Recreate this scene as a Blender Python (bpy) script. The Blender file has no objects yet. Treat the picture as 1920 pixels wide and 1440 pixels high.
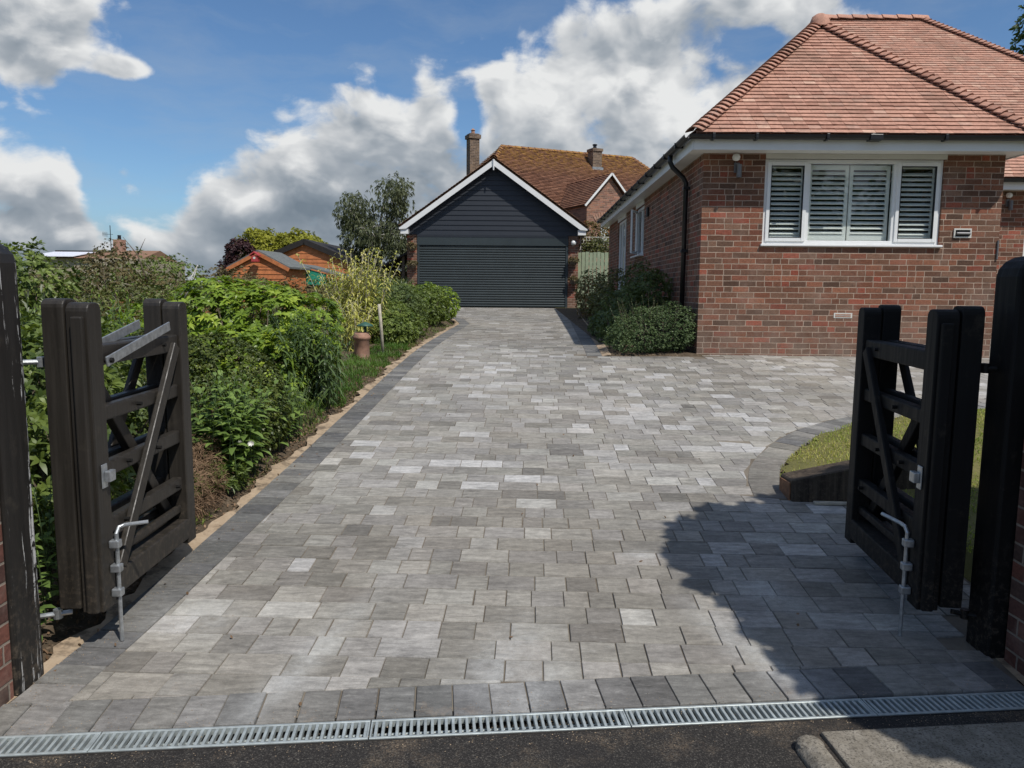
import bpy, math, random
import numpy as np
from mathutils import Vector, Matrix
random.seed(7)
S = bpy.context.scene
COL = S.collection
PI = math.pi
V = Vector

# ------------------------------------------------------------------ terrain
def sp(a, k):
    return k*math.log1p(math.exp(a/k)) if a/k < 30 else a
def g(y):
    y = min(y, 26)
    return .0935*sp(y-3, .35)-.0725*sp(y-10.5, .8)

# ------------------------------------------------------------------ object helpers
def tag(o, label=None, cat=None, group=None, kind=None):
    if label: o['label'] = label
    if cat: o['category'] = cat
    if group: o['group'] = group
    if kind: o['kind'] = kind
    return o
def empty(name, label, cat, loc=(0, 0, 0), rz=0, group=None):
    o = bpy.data.objects.new(name, None); COL.objects.link(o)
    o.location = loc; o.rotation_euler = (0, 0, rz); o.empty_display_size = .1
    return tag(o, label, cat, group)

class MB:
    def __init__(s): s.v = []; s.f = []; s.t = []; s.m = []
    def add(s, vs, fs, t=.5, m=0, M=None):
        n = len(s.v)
        for p in vs:
            p = V(p)
            if M is not None: p = M @ p
            s.v.append(tuple(p))
        for f in fs:
            s.f.append([i+n for i in f]); s.t.append(t); s.m.append(m)
    def box(s, a, b, t=.5, m=0, M=None):
        x0, y0, z0 = a; x1, y1, z1 = b
        s.add([(x0,y0,z0),(x1,y0,z0),(x1,y1,z0),(x0,y1,z0),(x0,y0,z1),(x1,y0,z1),(x1,y1,z1),(x0,y1,z1)],
              [(0,3,2,1),(4,5,6,7),(0,1,5,4),(1,2,6,5),(2,3,7,6),(3,0,4,7)], t, m, M)
    def beam(s, a, b, w, h, up=(0,0,1), t=.5):
        a = V(a); b = V(b); d = (b-a).normalized(); up = V(up)
        x = d.cross(up).normalized(); z = x.cross(d).normalized()
        P = []
        for p in (a, b):
            for sx, sz in ((-1,-1),(1,-1),(1,1),(-1,1)): P.append(p+x*sx*w/2+z*sz*h/2)
        s.add(P, [(3,2,1,0),(4,5,6,7),(0,1,5,4),(1,2,6,5),(2,3,7,6),(3,0,4,7)], t)
    def tube(s, pts, r, n=8, t=.5, cap=True):
        pts = [V(p) for p in pts]
        if not hasattr(r, '__len__'): r = [r]*len(pts)
        base = len(s.v); rings = []
        d0 = (pts[1]-pts[0]).normalized()
        ref = V((0,0,1)) if abs(d0.z) < .9 else V((1,0,0))
        for i, p in enumerate(pts):
            d = (pts[min(i+1, len(pts)-1)]-pts[max(i-1, 0)]).normalized()
            x = d.cross(ref).normalized(); y = d.cross(x)
            s.v += [tuple(p+x*math.cos(2*PI*k/n)*r[i]+y*math.sin(2*PI*k/n)*r[i]) for k in range(n)]
        for i in range(len(pts)-1):
            for k in range(n):
                a = base+i*n+k; b = base+i*n+(k+1) % n
                s.f.append([a, b, b+n, a+n]); s.t.append(t); s.m.append(0)
        if cap:
            s.f.append([base+k for k in range(n)][::-1]); s.t.append(t); s.m.append(0)
            s.f.append([base+(len(pts)-1)*n+k for k in range(n)]); s.t.append(t); s.m.append(0)
    def prism(s, poly, a, b, axis='y', t=.5, M=None):
        # poly: list of 2D (x,z) when axis y ; (y,z) when axis x ; (x,y) when axis z ; extruded from a to b
        def P(p, c):
            return (p[0], c, p[1]) if axis == 'y' else ((c, p[0], p[1]) if axis == 'x' else (p[0], p[1], c))
        n = len(poly)
        vs = [P(p, a) for p in poly]+[P(p, b) for p in poly]
        fs = [list(range(n))[::-1], list(range(n, 2*n))]+[[i, (i+1) % n, (i+1) % n+n, i+n] for i in range(n)]
        s.add(vs, fs, t, 0, M)
    def lathe(s, prof, n=16, c=(0,0,0), t=.5):
        base = len(s.v)
        for r, z in prof:
            s.v += [(c[0]+r*math.cos(2*PI*k/n), c[1]+r*math.sin(2*PI*k/n), c[2]+z) for k in range(n)]
        for i in range(len(prof)-1):
            for k in range(n):
                a = base+i*n+k; b = base+i*n+(k+1) % n
                s.f.append([a, b, b+n, a+n]); s.t.append(t); s.m.append(0)
    def build(s, name, mat, parent=None, smooth=False, bevel=0, seg=2, fixn=True):
        me = bpy.data.meshes.new(name)
        me.from_pydata(s.v, [], s.f); me.update()
        for m in (mat if isinstance(mat, (list, tuple)) else [mat]): me.materials.append(m)
        if any(s.m): me.polygons.foreach_set('material_index', s.m)
        if fixn:
            import bmesh
            bm = bmesh.new(); bm.from_mesh(me); bmesh.ops.recalc_face_normals(bm, faces=bm.faces); bm.to_mesh(me); bm.free()
        at = me.attributes.new('tone', 'FLOAT', 'FACE'); at.data.foreach_set('value', s.t)
        uv = me.uv_layers.new(name='UVMap'); arr = np.empty(len(me.loops)*2, 'f')
        co = [v.co for v in me.vertices]
        for p in me.polygons:
            n = p.normal
            if abs(n.z) > .93: T = V((1,0,0)); B = V((0,1,0))
            else:
                T = V((-n.y, n.x, 0)).normalized(); B = n.cross(T)
            for li in p.loop_indices:
                c = co[me.loops[li].vertex_index]
                arr[2*li] = c.dot(T); arr[2*li+1] = c.dot(B)
        uv.data.foreach_set('uv', arr)
        if smooth: me.polygons.foreach_set('use_smooth', [True]*len(me.polygons))
        o = bpy.data.objects.new(name, me); COL.objects.link(o)
        if parent: o.parent = parent
        if bevel:
            b = o.modifiers.new('bevel', 'BEVEL'); b.width = bevel; b.segments = seg; b.limit_method = 'ANGLE'
        return o

# ------------------------------------------------------------------ materials
class NT:
    def __init__(s, tree): s.t = tree; s.N = tree.nodes; s.L = tree.links
    def n(s, typ, **kw):
        x = s.N.new(typ)
        for k, v in kw.items(): setattr(x, k, v)
        return x
    def set(s, sock, v):
        if isinstance(v, bpy.types.NodeSocket): s.L.new(v, sock)
        elif v is not None:
            sock.default_value = v
    def m(s, op, a, b=None, c=None, clamp=False):
        x = s.n('ShaderNodeMath', operation=op, use_clamp=clamp)
        s.set(x.inputs[0], a); s.set(x.inputs[1], b)
        if c is not None: s.set(x.inputs[2], c)
        return x.outputs[0]
    def vm(s, op, a, b=None, out=0):
        x = s.n('ShaderNodeVectorMath', operation=op); s.set(x.inputs[0], a); s.set(x.inputs[1], b)
        return x.outputs[out]
    def xyz(s, x=0., y=0., z=0.):
        c = s.n('ShaderNodeCombineXYZ'); s.set(c.inputs[0], x); s.set(c.inputs[1], y); s.set(c.inputs[2], z)
        return c.outputs[0]
    def sep(s, v):
        c = s.n('ShaderNodeSeparateXYZ'); s.L.new(v, c.inputs[0]); return c.outputs
    def noise(s, vec, scale=5, detail=4, rough=.5, dist=0, out=0):
        x = s.n('ShaderNodeTexNoise'); s.set(x.inputs['Vector'], vec)
        x.inputs['Scale'].default_value = scale; x.inputs['Detail'].default_value = detail
        x.inputs['Roughness'].default_value = rough; x.inputs['Distortion'].default_value = dist
        return x.outputs[out]
    def ramp(s, fac, stops, interp='LINEAR'):
        x = s.n('ShaderNodeValToRGB'); x.color_ramp.interpolation = interp
        e = x.color_ramp.elements
        while len(e) > 1: e.remove(e[0])
        for i, (p, c) in enumerate(stops):
            el = e[0] if i == 0 else e.new(p)
            el.position = p; el.color = (c[0], c[1], c[2], 1) if hasattr(c, '__len__') else (c, c, c, 1)
        s.set(x.inputs[0], fac); return x.outputs[0]
    def mix(s, f, a, b, mode='MIX'):
        x = s.n('ShaderNodeMix', data_type='RGBA', blend_type=mode)
        s.set(x.inputs['Factor'], f)
        for k, v in ((6, a), (7, b)):
            if not isinstance(v, bpy.types.NodeSocket): v = (v[0], v[1], v[2], 1) if hasattr(v, '__len__') else (v, v, v, 1)
            s.set(x.inputs[k], v)
        return x.outputs[2]
    def mr(s, v, a, b, c=0., d=1., smooth=False):
        x = s.n('ShaderNodeMapRange'); x.clamp = True
        if smooth: x.interpolation_type = 'SMOOTHSTEP'
        s.set(x.inputs[0], v)
        for i, q in enumerate((a, b, c, d)): s.set(x.inputs[i+1], q)
        return x.outputs[0]
    def tone(s):
        a = s.n('ShaderNodeAttribute'); a.attribute_name = 'tone'; return a.outputs['Fac']
    def uv(s): return s.n('ShaderNodeTexCoord').outputs['UV']
    def obj(s): return s.n('ShaderNodeTexCoord').outputs['Object']
    def geo(s): return s.n('ShaderNodeNewGeometry').outputs['Position']

def newmat(name):
    m = bpy.data.materials.new(name); m.use_nodes = True
    t = NT(m.node_tree); b = t.N['Principled BSDF']
    return m, t, b
def bump(t, b, h, strength=.5, dist=.01):
    x = t.n('ShaderNodeBump'); x.inputs['Strength'].default_value = strength; x.inputs['Distance'].default_value = dist
    t.set(x.inputs['Height'], h); t.L.new(x.outputs[0], b.inputs['Normal'])

def simple(name, col, rough=.5, metal=0, var=.15, scale=12, spec=.5, bmp=0, dirt=None):
    m, t, b = newmat(name)
    n = t.noise(t.obj(), scale, 6, .6)
    f = t.mr(n, .3, .7, 1-var, 1+var)
    c = t.mix(1, col, (1,1,1), 'MULTIPLY')
    c = t.vm('SCALE', c); 
    sc = c.node; t.set(sc.inputs['Scale'], f)
    if dirt is not None:
        n2 = t.noise(t.obj(), scale*.35, 5, .65)
        c = t.mix(t.mr(n2, .5, .75, 0, .7), c, dirt)
    t.set(b.inputs['Base Color'], c)
    b.inputs['Roughness'].default_value = rough; b.inputs['Metallic'].default_value = metal
    b.inputs['Specular IOR Level'].default_value = spec
    if bmp: bump(t, b, t.noise(t.obj(), scale*4, 5, .6), bmp, .004)
    return m

def brickmat(name, tones, mortar=(.42,.33,.26), salt=.35, bw=.225, bh=.075, splash=None):
    m, t, b = newmat(name)
    uv = t.uv(); s = t.sep(uv)
    wob = t.noise(uv, 9, 3, .6)
    x = t.m('DIVIDE', t.m('ADD', s[0], t.m('MULTIPLY', t.m('SUBTRACT', wob, .5), .012)), bw)
    y = t.m('DIVIDE', t.m('ADD', s[1], t.m('MULTIPLY', t.m('SUBTRACT', t.noise(uv, 7, 2, .5), .5), .008)), bh)
    row = t.m('FLOOR', y)
    half = t.m('MULTIPLY', t.m('FLOORED_MODULO', row, 2), .5)
    wn0 = t.n('ShaderNodeTexWhiteNoise', noise_dimensions='1D'); t.set(wn0.inputs['W'], row)
    x = t.m('ADD', t.m('ADD', x, half), t.m('MULTIPLY', wn0.outputs[0], .22))
    col = t.m('FLOOR', x); fx = t.m('FRACT', x); fy = t.m('FRACT', y)
    wn = t.n('ShaderNodeTexWhiteNoise', noise_dimensions='2D'); t.set(wn.inputs['Vector'], t.xyz(col, row, 0))
    # some bricks are split into two headers
    split = t.m('GREATER_THAN', wn.outputs[0], .80)
    wns = t.sep(wn.outputs[1])
    hx = t.m('FRACT', t.m('MULTIPLY', fx, 2))
    def edge(fr, size, w): # distance to cell edge in metres
        return t.m('MULTIPLY', t.m('MINIMUM', fr, t.m('SUBTRACT', 1, fr)), size)
    ex = t.m('MINIMUM', edge(fx, bw, 0), t.m('ADD', edge(hx, bw/2, 0), t.m('MULTIPLY', t.m('SUBTRACT', 1, split), 1)))
    ey = edge(fy, bh, 0)
    ed = t.m('MINIMUM', ex, ey)
    ed = t.m('ADD', ed, t.m('MULTIPLY', t.m('SUBTRACT', t.noise(uv, 60, 3, .6), .5), .004))
    mask = t.mr(ed, .0035, .0065, 0, 1, True)
    hsel = t.m('MULTIPLY', t.m('GREATER_THAN', fx, .5), split)
    rnd = t.m('FRACT', t.m('ADD', wns[1], t.m('MULTIPLY', hsel, .37)))
    stops = [(i/len(tones), c) for i, c in enumerate(tones)]
    bc = t.ramp(rnd, stops, 'CONSTANT')
    v2 = t.mr(wns[2], 0, 1, .75, 1.25)
    mott = t.mr(t.noise(uv, 45, 5, .7), .25, .75, .62, 1.4)
    bc = t.vm('SCALE', bc); t.set(bc.node.inputs['Scale'], t.m('MULTIPLY', v2, mott))
    # dark burnt patches and pale salts with shapes of their own
    bc = t.mix(t.mr(t.noise(uv, 18, 4, .7), .56, .74, 0, .65), bc, (.06,.04,.032))
    sal = t.mr(t.noise(uv, 2.2, 5, .7), .5, .72, 0, salt)
    bc = t.mix(sal, bc, (.36,.27,.22))
    if splash:   # pale splash-back and algae band above the ground
        k = t.m('MULTIPLY', t.mr(s[1], splash[0], splash[1]), t.mr(t.noise(uv, 3.5, 6, .75), .36, .62, .1, .75))
        bc = t.mix(k, bc, (.22,.165,.13))
    mo = t.vm('SCALE', t.mix(t.mr(t.noise(uv, 6, 4, .6), .35, .7), mortar, tuple(c*.55 for c in mortar)))
    mo.node.inputs['Scale'].default_value = 1.
    c = t.mix(mask, mo, bc)
    t.set(b.inputs['Base Color'], c)
    b.inputs['Roughness'].default_value = .88; b.inputs['Specular IOR Level'].default_value = .25
    h = t.m('ADD', t.m('MULTIPLY', mask, .7), t.m('MULTIPLY', t.noise(uv, 90, 4, .7), .35))
    bump(t, b, h, .7, .006)
    return m

def tilemat(name, stops, lichen=None, dirt=.45):
    m, t, b = newmat(name)
    tn = t.tone(); p = t.obj()
    c = t.ramp(tn, stops)
    f = t.mr(t.noise(p, 20, 5, .7), .25, .75, .7, 1.3)
    c = t.vm('SCALE', c); t.set(c.node.inputs['Scale'], f)
    c = t.mix(t.mr(t.noise(p, 1.3, 6, .7), .5, .7, 0, dirt), c, (.22,.14,.10))
    if lichen:
        z = t.sep(p)[2]
        k = t.m('MULTIPLY', t.mr(t.noise(p, 5, 6, .75), .42, .6), t.mr(z, lichen[0], lichen[1]))
        c = t.mix(k, c, lichen[2])
    t.set(b.inputs['Base Color'], c); b.inputs['Roughness'].default_value = .85; b.inputs['Specular IOR Level'].default_value = .25
    bump(t, b, t.noise(p, 120, 4, .7), .4, .003)
    return m

def leafmat(name, a, b_, trans=.3, rough=.45, spec=.4, mid=None):
    m, t, b = newmat(name)
    tn = t.tone()
    st = [(0, a), (1, b_)] if mid is None else [(0, a), (.5, mid), (1, b_)]
    c = t.ramp(tn, st)
    t.set(b.inputs['Base Color'], c); b.inputs['Roughness'].default_value = rough
    b.inputs['Specular IOR Level'].default_value = spec
    tr = t.n('ShaderNodeBsdfTranslucent')
    c2 = t.mix(1, c, (1.3, 1.3, .6), 'MULTIPLY'); t.set(tr.inputs[0], c2)
    mx = t.n('ShaderNodeMixShader'); mx.inputs[0].default_value = trans
    t.L.new(b.outputs[0], mx.inputs[1]); t.L.new(tr.outputs[0], mx.inputs[2])
    t.L.new(mx.outputs[0], t.N['Material Output'].inputs[0])
    return m

M = {}
BT = [(.19,.082,.05),(.145,.074,.048),(.215,.088,.052),(.11,.062,.042),(.17,.092,.06),(.26,.075,.046),(.165,.08,.05),(.18,.10,.066),(.13,.068,.045),(.225,.095,.056),(.17,.078,.05),(.20,.078,.048)]
M['brick'] = brickmat('house_brick', BT, mortar=(.47,.36,.28), salt=.3, splash=(1.5,.75), bw=.226, bh=.0765)
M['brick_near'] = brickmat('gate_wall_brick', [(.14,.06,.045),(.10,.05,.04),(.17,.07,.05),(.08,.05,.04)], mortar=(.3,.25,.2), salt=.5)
M['brick_far'] = brickmat('neighbour_brick', [(.30,.15,.10),(.24,.12,.09),(.34,.16,.11),(.20,.11,.08)], salt=.2)
M['chimney_brick'] = brickmat('chimney_brick', [(.14,.10,.07),(.11,.08,.06),(.17,.12,.08)], salt=.2)
M['tile'] = tilemat('clay_tile', [(0,(.34,.175,.125)),(.3,(.43,.235,.17)),(.6,(.49,.27,.195)),(.85,(.41,.245,.185)),(1,(.54,.34,.25))], dirt=.6)
M['tile_far'] = tilemat('weathered_tile', [(0,(.13,.062,.04)),(.5,(.19,.09,.055)),(1,(.26,.13,.08))], lichen=(5.9,7.6,(.38,.21,.04)), dirt=.25)
M['tile_garage'] = tilemat('garage_tile', [(0,(.17,.10,.065)),(1,(.33,.19,.12))])
M['white'] = simple('white_upvc', (.78,.79,.78), .35, var=.04, scale=3)
M['cream'] = simple('cream_board', (.62,.61,.56), .5, var=.06, scale=3)
M['black_pvc'] = simple('black_gutter_plastic', (.012,.012,.014), .35, var=.3)
M['galv'] = simple('galvanised_steel', (.42,.44,.45), .42, .75, .3, 30, bmp=.1)
M['galv_grate'] = simple('galvanised_grating', (.40,.44,.435), .5, .35, .25, 25)
M['dark_void'] = simple('channel_silt', (.03,.027,.024), .9, var=.4)
M['room'] = simple('dark_room', (.05,.05,.05), .9)
M['shutter'] = simple('shutter_white', (.85,.85,.82), .5, var=.03)
M['rubber'] = simple('black_seal', (.01,.01,.01), .5)
M['terracotta'] = simple('terracotta', (.36,.20,.14), .85, var=.3, scale=14, dirt=(.30,.26,.21))
M['concrete'] = simple('concrete', (.27,.25,.21), .9, var=.35, scale=14, bmp=.6, dirt=(.11,.10,.085))
M['orange_wood'] = simple('orange_stained_wood', (.50,.17,.06), .7, var=.25, scale=8)
M['orange_end'] = simple('weathered_end_grain', (.22,.11,.055), .9, var=.4, scale=30)
M['felt'] = simple('roofing_felt', (.13,.14,.135), .9, var=.25, scale=10)
M['black_felt'] = simple('black_roof_board', (.018,.015,.014), .8, var=.3)
M['green_tarp'] = simple('green_tarpaulin', (.02,.26,.17), .5, var=.2)
M['red_box'] = simple('red_painted_metal', (.42,.05,.05), .5)
M['pale_wood'] = simple('pale_stake_wood', (.42,.38,.3), .8, var=.25, scale=20)
M['green_wood'] = simple('sage_painted_wood', (.30,.36,.24), .7, var=.15, scale=7)
M['bark'] = simple('bark', (.11,.085,.06), .9, var=.4, scale=15)
M['pale_bark'] = simple('pale_bark', (.5,.47,.42), .8, var=.3, scale=12)
M['stem'] = simple('green_stem', (.06,.10,.03), .7)
M['bulb'] = simple('opal_lamp_glass', (.75,.75,.72), .2)
M['grey_metal'] = simple('grey_lamp_metal', (.16,.16,.165), .4, .3)
M['beige_wall'] = simple('beige_render', (.35,.3,.22), .9)
M['rooflight'] = simple('white_roof_reflection', (.8,.8,.85), .3)  # bright reflection of a glazed roof painted as plain white
M['seat_green'] = simple('green_plastic', (.03,.09,.065), .5)

def glassmat():
    m, t, b = newmat('window_glass')
    gl = t.n('ShaderNodeBsdfGlossy'); gl.inputs['Roughness'].default_value = .01; gl.inputs['Color'].default_value = (.9,.93,.95,1)
    tr = t.n('ShaderNodeBsdfTransparent'); tr.inputs[0].default_value = (.95,.97,.96,1)
    lw = t.n('ShaderNodeLayerWeight'); lw.inputs[0].default_value = .5
    f = t.m('ADD', .055, t.m('MULTIPLY', t.m('POWER', lw.outputs['Facing'], 4.), .8), clamp=True)
    mx = t.n('ShaderNodeMixShader'); t.L.new(f, mx.inputs[0]); t.L.new(tr.outputs[0], mx.inputs[1]); t.L.new(gl.outputs[0], mx.inputs[2])
    t.L.new(mx.outputs[0], t.N['Material Output'].inputs[0]); return m
M['glass'] = glassmat()

def gatewood(name, col, col2, streak=0., spec=.4, rg=0.):
    m, t, b = newmat(name)
    p = t.obj()
    st = t.n('ShaderNodeMapping'); st.inputs['Scale'].default_value = (22, 22, 1.4); t.L.new(p, st.inputs[0])
    n = t.noise(st.outputs[0], 1.6, 5, .6)
    c = t.mix(t.mr(n, .3, .7), col, col2)
    c = t.mix(t.mr(t.noise(p, 9, 5, .7), .58, .75, 0, .35), c, (.09,.075,.055))
    # dried mud splashed up from the ground and pale scuffs
    mud = t.m('MULTIPLY', t.mr(t.sep(p)[2], .55, .12), t.mr(t.noise(p, 38, 5, .75), .5, .66))
    c = t.mix(t.m('MULTIPLY', mud, .45), c, (.16,.125,.09))
    c = t.mix(t.mr(t.noise(st.outputs[0], 5, 6, .8), .68, .74, 0, .4), c, (.14,.12,.10))
    r = t.mr(n, .3, .7, .36+rg, .6+rg)
    if streak:
        st2 = t.n('ShaderNodeMapping'); st2.inputs['Scale'].default_value = (17, 17, .8); t.L.new(p, st2.inputs[0])
        n2 = t.noise(st2.outputs[0], 1.3, 7, .7, .4)
        k = t.m('MULTIPLY', t.mr(n2, .555, .58), t.mr(t.noise(p, 24, 4, .7), .42, .5))
        c = t.mix(t.m('MULTIPLY', k, streak), c, (.55,.54,.52))
    t.set(b.inputs['Base Color'], c); t.set(b.inputs['Roughness'], r)
    b.inputs['Specular IOR Level'].default_value = spec
    bump(t, b, n, .35, .004)
    return m
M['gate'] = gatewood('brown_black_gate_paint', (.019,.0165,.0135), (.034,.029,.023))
M['gate_dark'] = gatewood('shaded_gate_paint', (.006,.0058,.0055), (.012,.0112,.0104), spec=.22, rg=.15)  # darker copy of the gate paint, the right gate's shade put into the colour
M['post_paint'] = gatewood('flaking_black_post_paint', (.008,.0075,.007), (.022,.019,.016), 1.)
M['sleeper'] = gatewood('old_sleeper_wood', (.018,.014,.011), (.11,.085,.06), rg=.2, spec=.2)

def clad():
    m, t, b = newmat('slate_blue_black_boarding')
    p = t.obj(); n = t.noise(p, 3, 5, .6)
    t.set(b.inputs['Base Color'], t.mix(n, (.012,.016,.024), (.022,.027,.036)))
    b.inputs['Roughness'].default_value = .5
    return m
M['clad'] = clad()
M['roller'] = simple('anthracite_door', (.040,.052,.056), .38, .1, var=.12, scale=1.5)

def pavermat(name, stops, warm=.25):
    m, t, b = newmat(name)
    tn = t.tone(); p = t.geo()
    c = t.ramp(tn, stops)
    mp = t.n('ShaderNodeMapping'); mp.inputs['Rotation'].default_value = (0,0,math.radians(1.5)); mp.inputs['Scale'].default_value = (7, 28, 1)
    t.L.new(p, mp.inputs[0])
    off = t.vm('ADD', mp.outputs[0], t.xyz(0., 0., t.m('MULTIPLY', tn, 37.)))
    n = t.noise(off, 1.1, 6, .68, .5)
    f = t.mr(n, .28, .72, .6, 1.42)
    c = t.vm('SCALE', c); t.set(c.node.inputs['Scale'], f)
    # blocks lean a little to buff, green-grey or violet-grey
    wn = t.n('ShaderNodeTexWhiteNoise', noise_dimensions='1D'); t.set(wn.inputs['W'], t.m('MULTIPLY', tn, 613.7))
    c = t.mix(1, c, t.ramp(wn.outputs[0], [(0,(1.03,1.,.97)),(.4,(1.0,1.0,.985)),(.7,(1.0,.995,1.03)),(1,(1.02,.99,.98))]), 'MULTIPLY')
    # efflorescence patches, pale flecks stronger midway along the drive
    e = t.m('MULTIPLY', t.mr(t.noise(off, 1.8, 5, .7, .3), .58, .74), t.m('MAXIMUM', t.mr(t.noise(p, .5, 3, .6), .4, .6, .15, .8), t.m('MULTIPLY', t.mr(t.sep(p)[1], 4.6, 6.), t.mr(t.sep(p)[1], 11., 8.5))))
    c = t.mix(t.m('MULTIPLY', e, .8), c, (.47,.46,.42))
    # large buff dusting
    c = t.mix(t.mr(t.noise(p, .38, 4, .6), .45, .68, 0, warm), c, (.33,.28,.215))
    # jointing sand swept and left near the entrance, three dried water streaks
    s = t.sep(p)
    st = None
    for cx, cy, w, L in ((-.83,2.95,.07,.5),(-.02,2.98,.16,.36),(.09,2.75,.10,.3),(1.02,3.05,.11,.5),(1.28,3.6,.12,.18),(.72,4.05,.1,.05),(-1.4,3.3,.2,.18)):
        dx = t.m('DIVIDE', t.m('SUBTRACT', t.m('SUBTRACT', s[0], cx), t.m('MULTIPLY', t.m('SUBTRACT', s[1], cy), -.35 if cx > .5 else .25)), w)
        dy = t.m('DIVIDE', t.m('SUBTRACT', s[1], cy), L)
        d = t.m('ADD', t.m('MULTIPLY', dx, dx), t.m('MULTIPLY', dy, dy))
        k = t.m('POWER', 2.718, t.m('MULTIPLY', d, -1.))
        st = k if st is None else t.m('MAXIMUM', st, k)
    st = t.m('MULTIPLY', st, t.mr(t.noise(p, 11, 6, .75), .3, .65, .1, .75))
    c = t.mix(t.m('MULTIPLY', st, .75), c, (.55,.55,.53))
    sand = t.m('MULTIPLY', t.mr(t.noise(p, 2.6, 6, .75), .6, .72, 0, .5), t.mr(s[1], 2.9, 2.5))
    c = t.mix(sand, c, (.42,.30,.2))
    # fine grain
    gr = t.m('MULTIPLY', t.mr(t.noise(p, 260, 3, .7), .3, .7, .84, 1.14), t.mr(t.noise(p, 34, 7, .78), .28, .72, .74, 1.2))
    gr = t.m('MULTIPLY', gr, t.mr(t.noise(p, 1.1, 5, .7), .3, .7, .80, 1.08))
    c = t.vm('SCALE', c); t.set(c.node.inputs['Scale'], gr)
    t.set(b.inputs['Base Color'], c)
    b.inputs['Roughness'].default_value = .72; b.inputs['Specular IOR Level'].default_value = .35
    h = t.m('ADD', t.m('MULTIPLY', n, .5), t.m('MULTIPLY', t.noise(p, 150, 4, .7), .5))
    bump(t, b, h, .45, .004)
    return m
M['paver'] = pavermat('grey_block', [(0,(.16,.150,.130)),(.3,(.222,.210,.184)),(.6,(.288,.274,.244)),(.85,(.355,.343,.312)),(1,(.44,.43,.40))])
M['charcoal'] = pavermat('charcoal_block', [(0,(.10,.10,.096)),(.6,(.15,.149,.142)),(1,(.24,.232,.212))], .08)

def groundmat(name, cols, scale, bs=.6, bd=.02, sp_=None, rough=.95):
    m, t, b = newmat(name); p = t.geo()
    c = t.ramp(t.noise(p, scale, 8, .7), [(.25+.5*i/(len(cols)-1), c) for i, c in enumerate(cols)])
    if sp_: c = t.mix(t.mr(t.noise(p, sp_[0], 4, .7), sp_[1], sp_[2]), c, sp_[3])
    t.set(b.inputs['Base Color'], c); b.inputs['Roughness'].default_value = rough; b.inputs['Specular IOR Level'].default_value = .2
    bump(t, b, t.noise(p, scale*3, 6, .7), bs, bd)
    return m
M['soil'] = groundmat('garden_soil', [(.05,.038,.026),(.10,.075,.05),(.15,.115,.08)], 9, .8, .03, (26,.58,.66,(.26,.19,.13)))
M['sand'] = groundmat('bedding_sand', [(.27,.2,.13),(.37,.28,.19),(.43,.34,.24)], 12, .6, .008, (7,.5,.62,(.17,.13,.09)))
M['joint'] = groundmat('joint_sand', [(.07,.052,.038),(.16,.135,.105),(.25,.22,.175)], 2.5, .4, .003)
M['slab'] = groundmat('exposed_aggregate_slab', [(.13,.115,.09),(.24,.215,.175),(.34,.31,.26)], 16, .9, .008, (130,.5,.64,(.09,.08,.065)))
M['lawn'] = groundmat('lawn_soil', [(.10,.10,.035),(.15,.14,.05),(.2,.17,.07)], 6)
M['field'] = groundmat('rough_ground', [(.05,.07,.02),(.08,.10,.035),(.11,.12,.05)], 1.2)
def asphalt():
    m, t, b = newmat('asphalt'); p = t.geo()
    c = t.ramp(t.noise(p, 160, 5, .75), [(.35,(.014,.012,.011)),(.54,(.032,.029,.026)),(.63,(.11,.10,.085)),(.72,(.30,.27,.22))])
    s = t.sep(p)
    big = t.mr(t.noise(p, 2.1, 6, .7), .50, .72)
    k = t.m('MULTIPLY', big, t.mr(t.noise(p, 190, 3, .7), .44, .58))
    c = t.mix(t.m('MULTIPLY', k, .75), c, (.36,.27,.18))
    c = t.mix(t.mr(t.noise(p, 1.2, 5, .6), .56, .7, 0, .75), c, (.022,.02,.019))
    t.set(b.inputs['Base Color'], c); b.inputs['Roughness'].default_value = .8; b.inputs['Specular IOR Level'].default_value = .3
    bump(t, b, t.noise(p, 170, 4, .75), .8, .006); return m
M['asphalt'] = asphalt()

# leaves
M['lf_choisya'] = leafmat('bright_leaf', (.07,.12,.014), (.44,.52,.07), .3, .4, .4, mid=(.21,.31,.035))
M['lf_dome'] = leafmat('small_olive_leaf', (.028,.048,.012), (.15,.18,.03), .2, .45, .4)
M['lf_mid'] = leafmat('mid_green_leaf', (.055,.09,.018), (.20,.26,.05), .3, .45, .45)
M['lf_pointed'] = leafmat('pointed_green_leaf', (.08,.14,.033), (.23,.33,.08), .3, .5, .4)
M['lf_laurel'] = leafmat('dark_narrow_leaf', (.04,.07,.022), (.12,.18,.055), .2, .35, .55)
M['lf_bamboo'] = leafmat('straw_leaf', (.18,.22,.05), (.68,.62,.25), .3, .6, .3, mid=(.48,.48,.12))
M['lf_lime'] = leafmat('lime_leaf', (.09,.17,.015), (.26,.36,.04), .35, .4, .4)
M['lf_grey'] = leafmat('silver_leaf', (.15,.17,.11), (.36,.37,.27), .2, .7, .2)
M['lf_hedge'] = leafmat('hedge_leaf', (.045,.055,.018), (.20,.215,.065), .2, .5, .35)
M['lf_hedge_brown'] = leafmat('brown_twig_leaf', (.07,.058,.025), (.2,.16,.065), .15, .6, .3)
M['lf_hedge_green'] = leafmat('green_hedge_leaf', (.06,.10,.022), (.23,.29,.065), .25, .5, .35)
M['lf_hebe'] = leafmat('grey_green_small_leaf', (.05,.09,.03), (.17,.23,.10), .2, .5, .4)
M['lf_dark'] = leafmat('dark_fuchsia_leaf', (.05,.08,.025), (.17,.22,.07), .25, .5, .35)
M['lf_red'] = leafmat('red_brown_leaf', (.10,.06,.02), (.34,.10,.035), .2, .5, .35, mid=(.14,.13,.04))
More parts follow.
